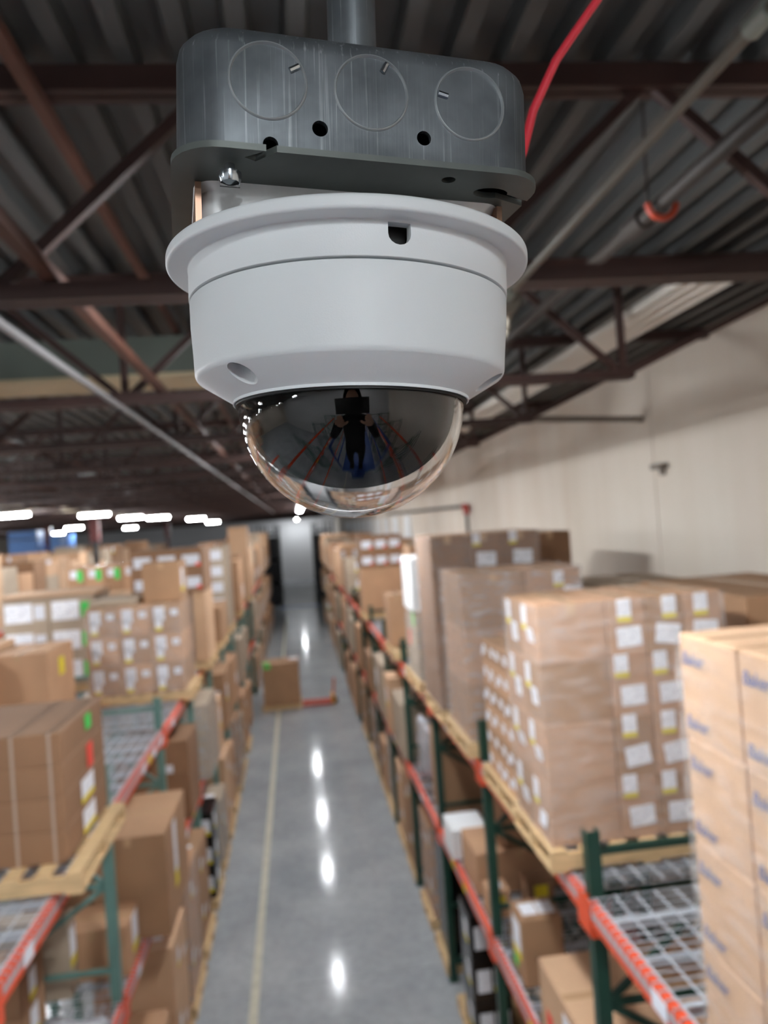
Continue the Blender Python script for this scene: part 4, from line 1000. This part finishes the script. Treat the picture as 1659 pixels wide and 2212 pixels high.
# ------------------------------------------------------------------ the photographer on the lift (seen mirrored in the dome)
LIFTB = mat('blue_lift_paint', (40, 78, 150), .45); LZ = 3.66
t = thing('scissor_lift', 'blue scissor lift carrying the photographer, mirrored in the dark dome', 'lift', (.05, -1.25, 0))
MB().box(-.42, .42, -1.05, 1.05, LZ - .08, LZ).build('platform', LIFTB, t)
for zz in (LZ + .55, LZ + 1.05):
    for (p, q) in (((-.42, -1.05, zz), (.42, -1.05, zz)), ((-.42, -1.05, zz), (-.42, .98, zz)), ((.42, -1.05, zz), (.42, .98, zz))):
        MB().tube([p, q], .02, 8).build('rail', LIFTB, t, 40)
for xx in (-.42, .42):
    for yy in (-1.05, 0, .98): MB().tube([(xx, yy, LZ), (xx, yy, LZ + 1.05)], .02, 8).build('rail_post', LIFTB, t, 40)
MB().box(-.40, .40, -1.0, 1.0, .12, .5).build('chassis', LIFTB, t)
for k in range(4):
    z0, z1 = .5 + k * .77, .5 + (k + 1) * .77
    for sx in (-.3, .3):
        MB().bar((sx, -.9, z0), (sx, .9, z1), .04, .09).build('scissor_arm', LIFTB, t); MB().bar((sx * .85, .9, z0), (sx * .85, -.9, z1), .04, .09).build('scissor_arm', LIFTB, t)
for xx in (-.36, .36):
    for yy in (-.75, .75): MB().tube([(xx - .05, yy, .15), (xx + .05, yy, .15)], .15, 18).build('wheel', BLACKP, t, 40)
CLOTH = mat('black_jacket_cloth', (13, 13, 15), .9); SKIN = mat('skin', (196, 150, 126), .55); JEANS = mat('dark_blue_jeans', (28, 36, 58), .85)
def skin_body(name, pts, edges, radii, m, root=0, sub=2):
    me = bpy.data.meshes.new(name); me.from_pydata(pts, edges, []); o = bpy.data.objects.new('tmp', me); C.objects.link(o)
    md = o.modifiers.new('s', 'SKIN'); sv = me.skin_vertices[0].data
    for i, r in enumerate(radii): sv[i].radius = r if isinstance(r, tuple) else (r, r); sv[i].use_root = i == root
    ss = o.modifiers.new('u', 'SUBSURF'); ss.levels = sub; ss.render_levels = sub
    bpy.context.view_layer.update()
    r = bpy.data.meshes.new_from_object(o.evaluated_get(bpy.context.evaluated_depsgraph_get())); bpy.data.objects.remove(o)
    r.name = name; r.materials.clear(); r.materials.append(m); r.polygons.foreach_set('use_smooth', [True] * len(r.polygons)); return r
PX, PY = -.02, -.44
per = thing('person', 'person in dark hooded jacket holding up a phone, mirrored in the dome', 'person', (PX, PY, LZ))
# pelvis, spine, neck, head; legs; arms reaching forward to the phone (relative to the feet)
P_ = [(0, 0, .93), (0, 0, 1.08), (0, -.01, 1.28), (0, 0, 1.42), (0, .02, 1.50),
      (-.10, 0, .86), (-.11, .03, .48), (-.11, -.02, .07), (.10, 0, .86), (.11, .03, .48), (.11, -.02, .07),
      (-.19, 0, 1.39), (-.28, .10, 1.20), (-.10, .25, 1.46), (.19, 0, 1.39), (.28, .10, 1.20), (.14, .25, 1.46)]
E_ = [(0, 1), (1, 2), (2, 3), (3, 4), (0, 5), (5, 6), (6, 7), (0, 8), (8, 9), (9, 10), (3, 11), (11, 12), (12, 13), (3, 14), (14, 15), (15, 16)]
R_ = [(.15, .11), (.145, .105), (.17, .115), (.13, .09), (.06, .06), .085, .06, .05, .085, .06, .05, .065, .05, .034, .065, .05, .034]
link('body', skin_body('body', P_, E_, R_, CLOTH), per)
hd = bmesh.new(); bmesh.ops.create_uvsphere(hd, u_segments=28, v_segments=20, radius=1)
for v in hd.verts:
    x, y, z = v.co; jaw = 1 - .22 * max(0, -z) ** 1.3
    nose = .022 * math.exp(-((x / .16) ** 2 + ((z + .12) / .2) ** 2)) if y > 0 else 0
    eye = -.008 * (math.exp(-(((x - .38) / .16) ** 2 + ((z - .08) / .12) ** 2)) + math.exp(-(((x + .38) / .16) ** 2 + ((z - .08) / .12) ** 2))) if y > 0 else 0
    mouth = -.006 * math.exp(-((x / .25) ** 2 + ((z + .48) / .05) ** 2)) if y > 0 else 0
    v.co = Vector((x * .075 * jaw, y * .098 * jaw + nose + eye + mouth, z * .118))
hm = bpy.data.meshes.new('head'); hd.to_mesh(hm); hd.free(); hm.materials.append(SKIN); hm.polygons.foreach_set('use_smooth', [True] * len(hm.polygons))
head = link('head', hm, per, (0, .05, 1.63))
for sx in (-1, 1):
    e = MB(); e.lathe([(1e-5, -.011), (.008, -.008), (.011, 0), (.008, .008), (1e-5, .011)], 12, closed=False); e.build('eye', mat('eye_dark', (60, 48, 40), .2), head, True).location = (sx * .029, .086, .012)
    e = MB(); e.lathe([(1e-5, -.03), (.016, -.018), (.02, 0), (.016, .02), (1e-5, .032)], 12, closed=False); q = e.build('ear', SKIN, head, True); q.location = (sx * .076, 0, -.005); q.scale = (.45, .8, 1)
hb = bmesh.new(); bmesh.ops.create_uvsphere(hb, u_segments=28, v_segments=18, radius=1)
bmesh.ops.delete(hb, geom=[v for v in hb.verts if v.co.y > .45 and v.co.z < .62], context='VERTS')
for v in hb.verts: v.co = Vector((v.co.x * .105, v.co.y * .128 - .012, v.co.z * .148 + .008))
hm = bpy.data.meshes.new('hood'); hb.to_mesh(hm); hb.free(); hm.materials.append(CLOTH); hm.polygons.foreach_set('use_smooth', [True] * len(hm.polygons)); link('hood', hm, per, (0, .045, 1.635))
for sx, wx in ((-1, -.10), (1, .14)):
    w = Vector((wx, .25, 1.46)); tgt = Vector((.02 + sx * .075, .405, 1.62)); d = (tgt - w).normalized(); side = Vector((-sx, 0, 0))
    pts = [tuple(w), tuple(w + d * .05), tuple(w + d * .085)]; ed = [(0, 1), (1, 2)]; rr = [.026, (.036, .02), (.034, .016)]
    for k, (off, ln) in enumerate(((-.027, .062), (-.009, .072), (.009, .068), (.027, .052))):
        b0 = w + d * .088 + Vector((0, off * .4, off)) ; n0 = len(pts)
        pts += [tuple(b0), tuple(b0 + d * ln * .45 + Vector((0, .004, 0))), tuple(b0 + d * ln * .7 + side * ln * .4)]
        ed += [(2, n0), (n0, n0 + 1), (n0 + 1, n0 + 2)]; rr += [.0095, .0085, .0075]
    n0 = len(pts); b0 = w + d * .03 + side * .028; pts += [tuple(b0), tuple(b0 + side * .022 + d * .03), tuple(b0 + side * .03 + d * .058)]; ed += [(1, n0), (n0, n0 + 1), (n0 + 1, n0 + 2)]; rr += [.012, .0105, .009]
    link('hand', skin_body('hand', pts, ed, rr, SKIN, 1), per)
    MB().box(wx * 0 + sx * .11 - .05, sx * .11 + .05, -.12, .17, 0, .085).build('shoe', BLACKP, per)
tag(MB().box(-.075, .075, -.026, -.017, 5.265, 5.335).build('phone', BLACKP), 'dark phone held up by the photographer behind the dome', 'phone')

print('CARTONS', len([o for o in bpy.data.objects if o.name.startswith('carton')]), 'OBJ', len(bpy.data.objects))
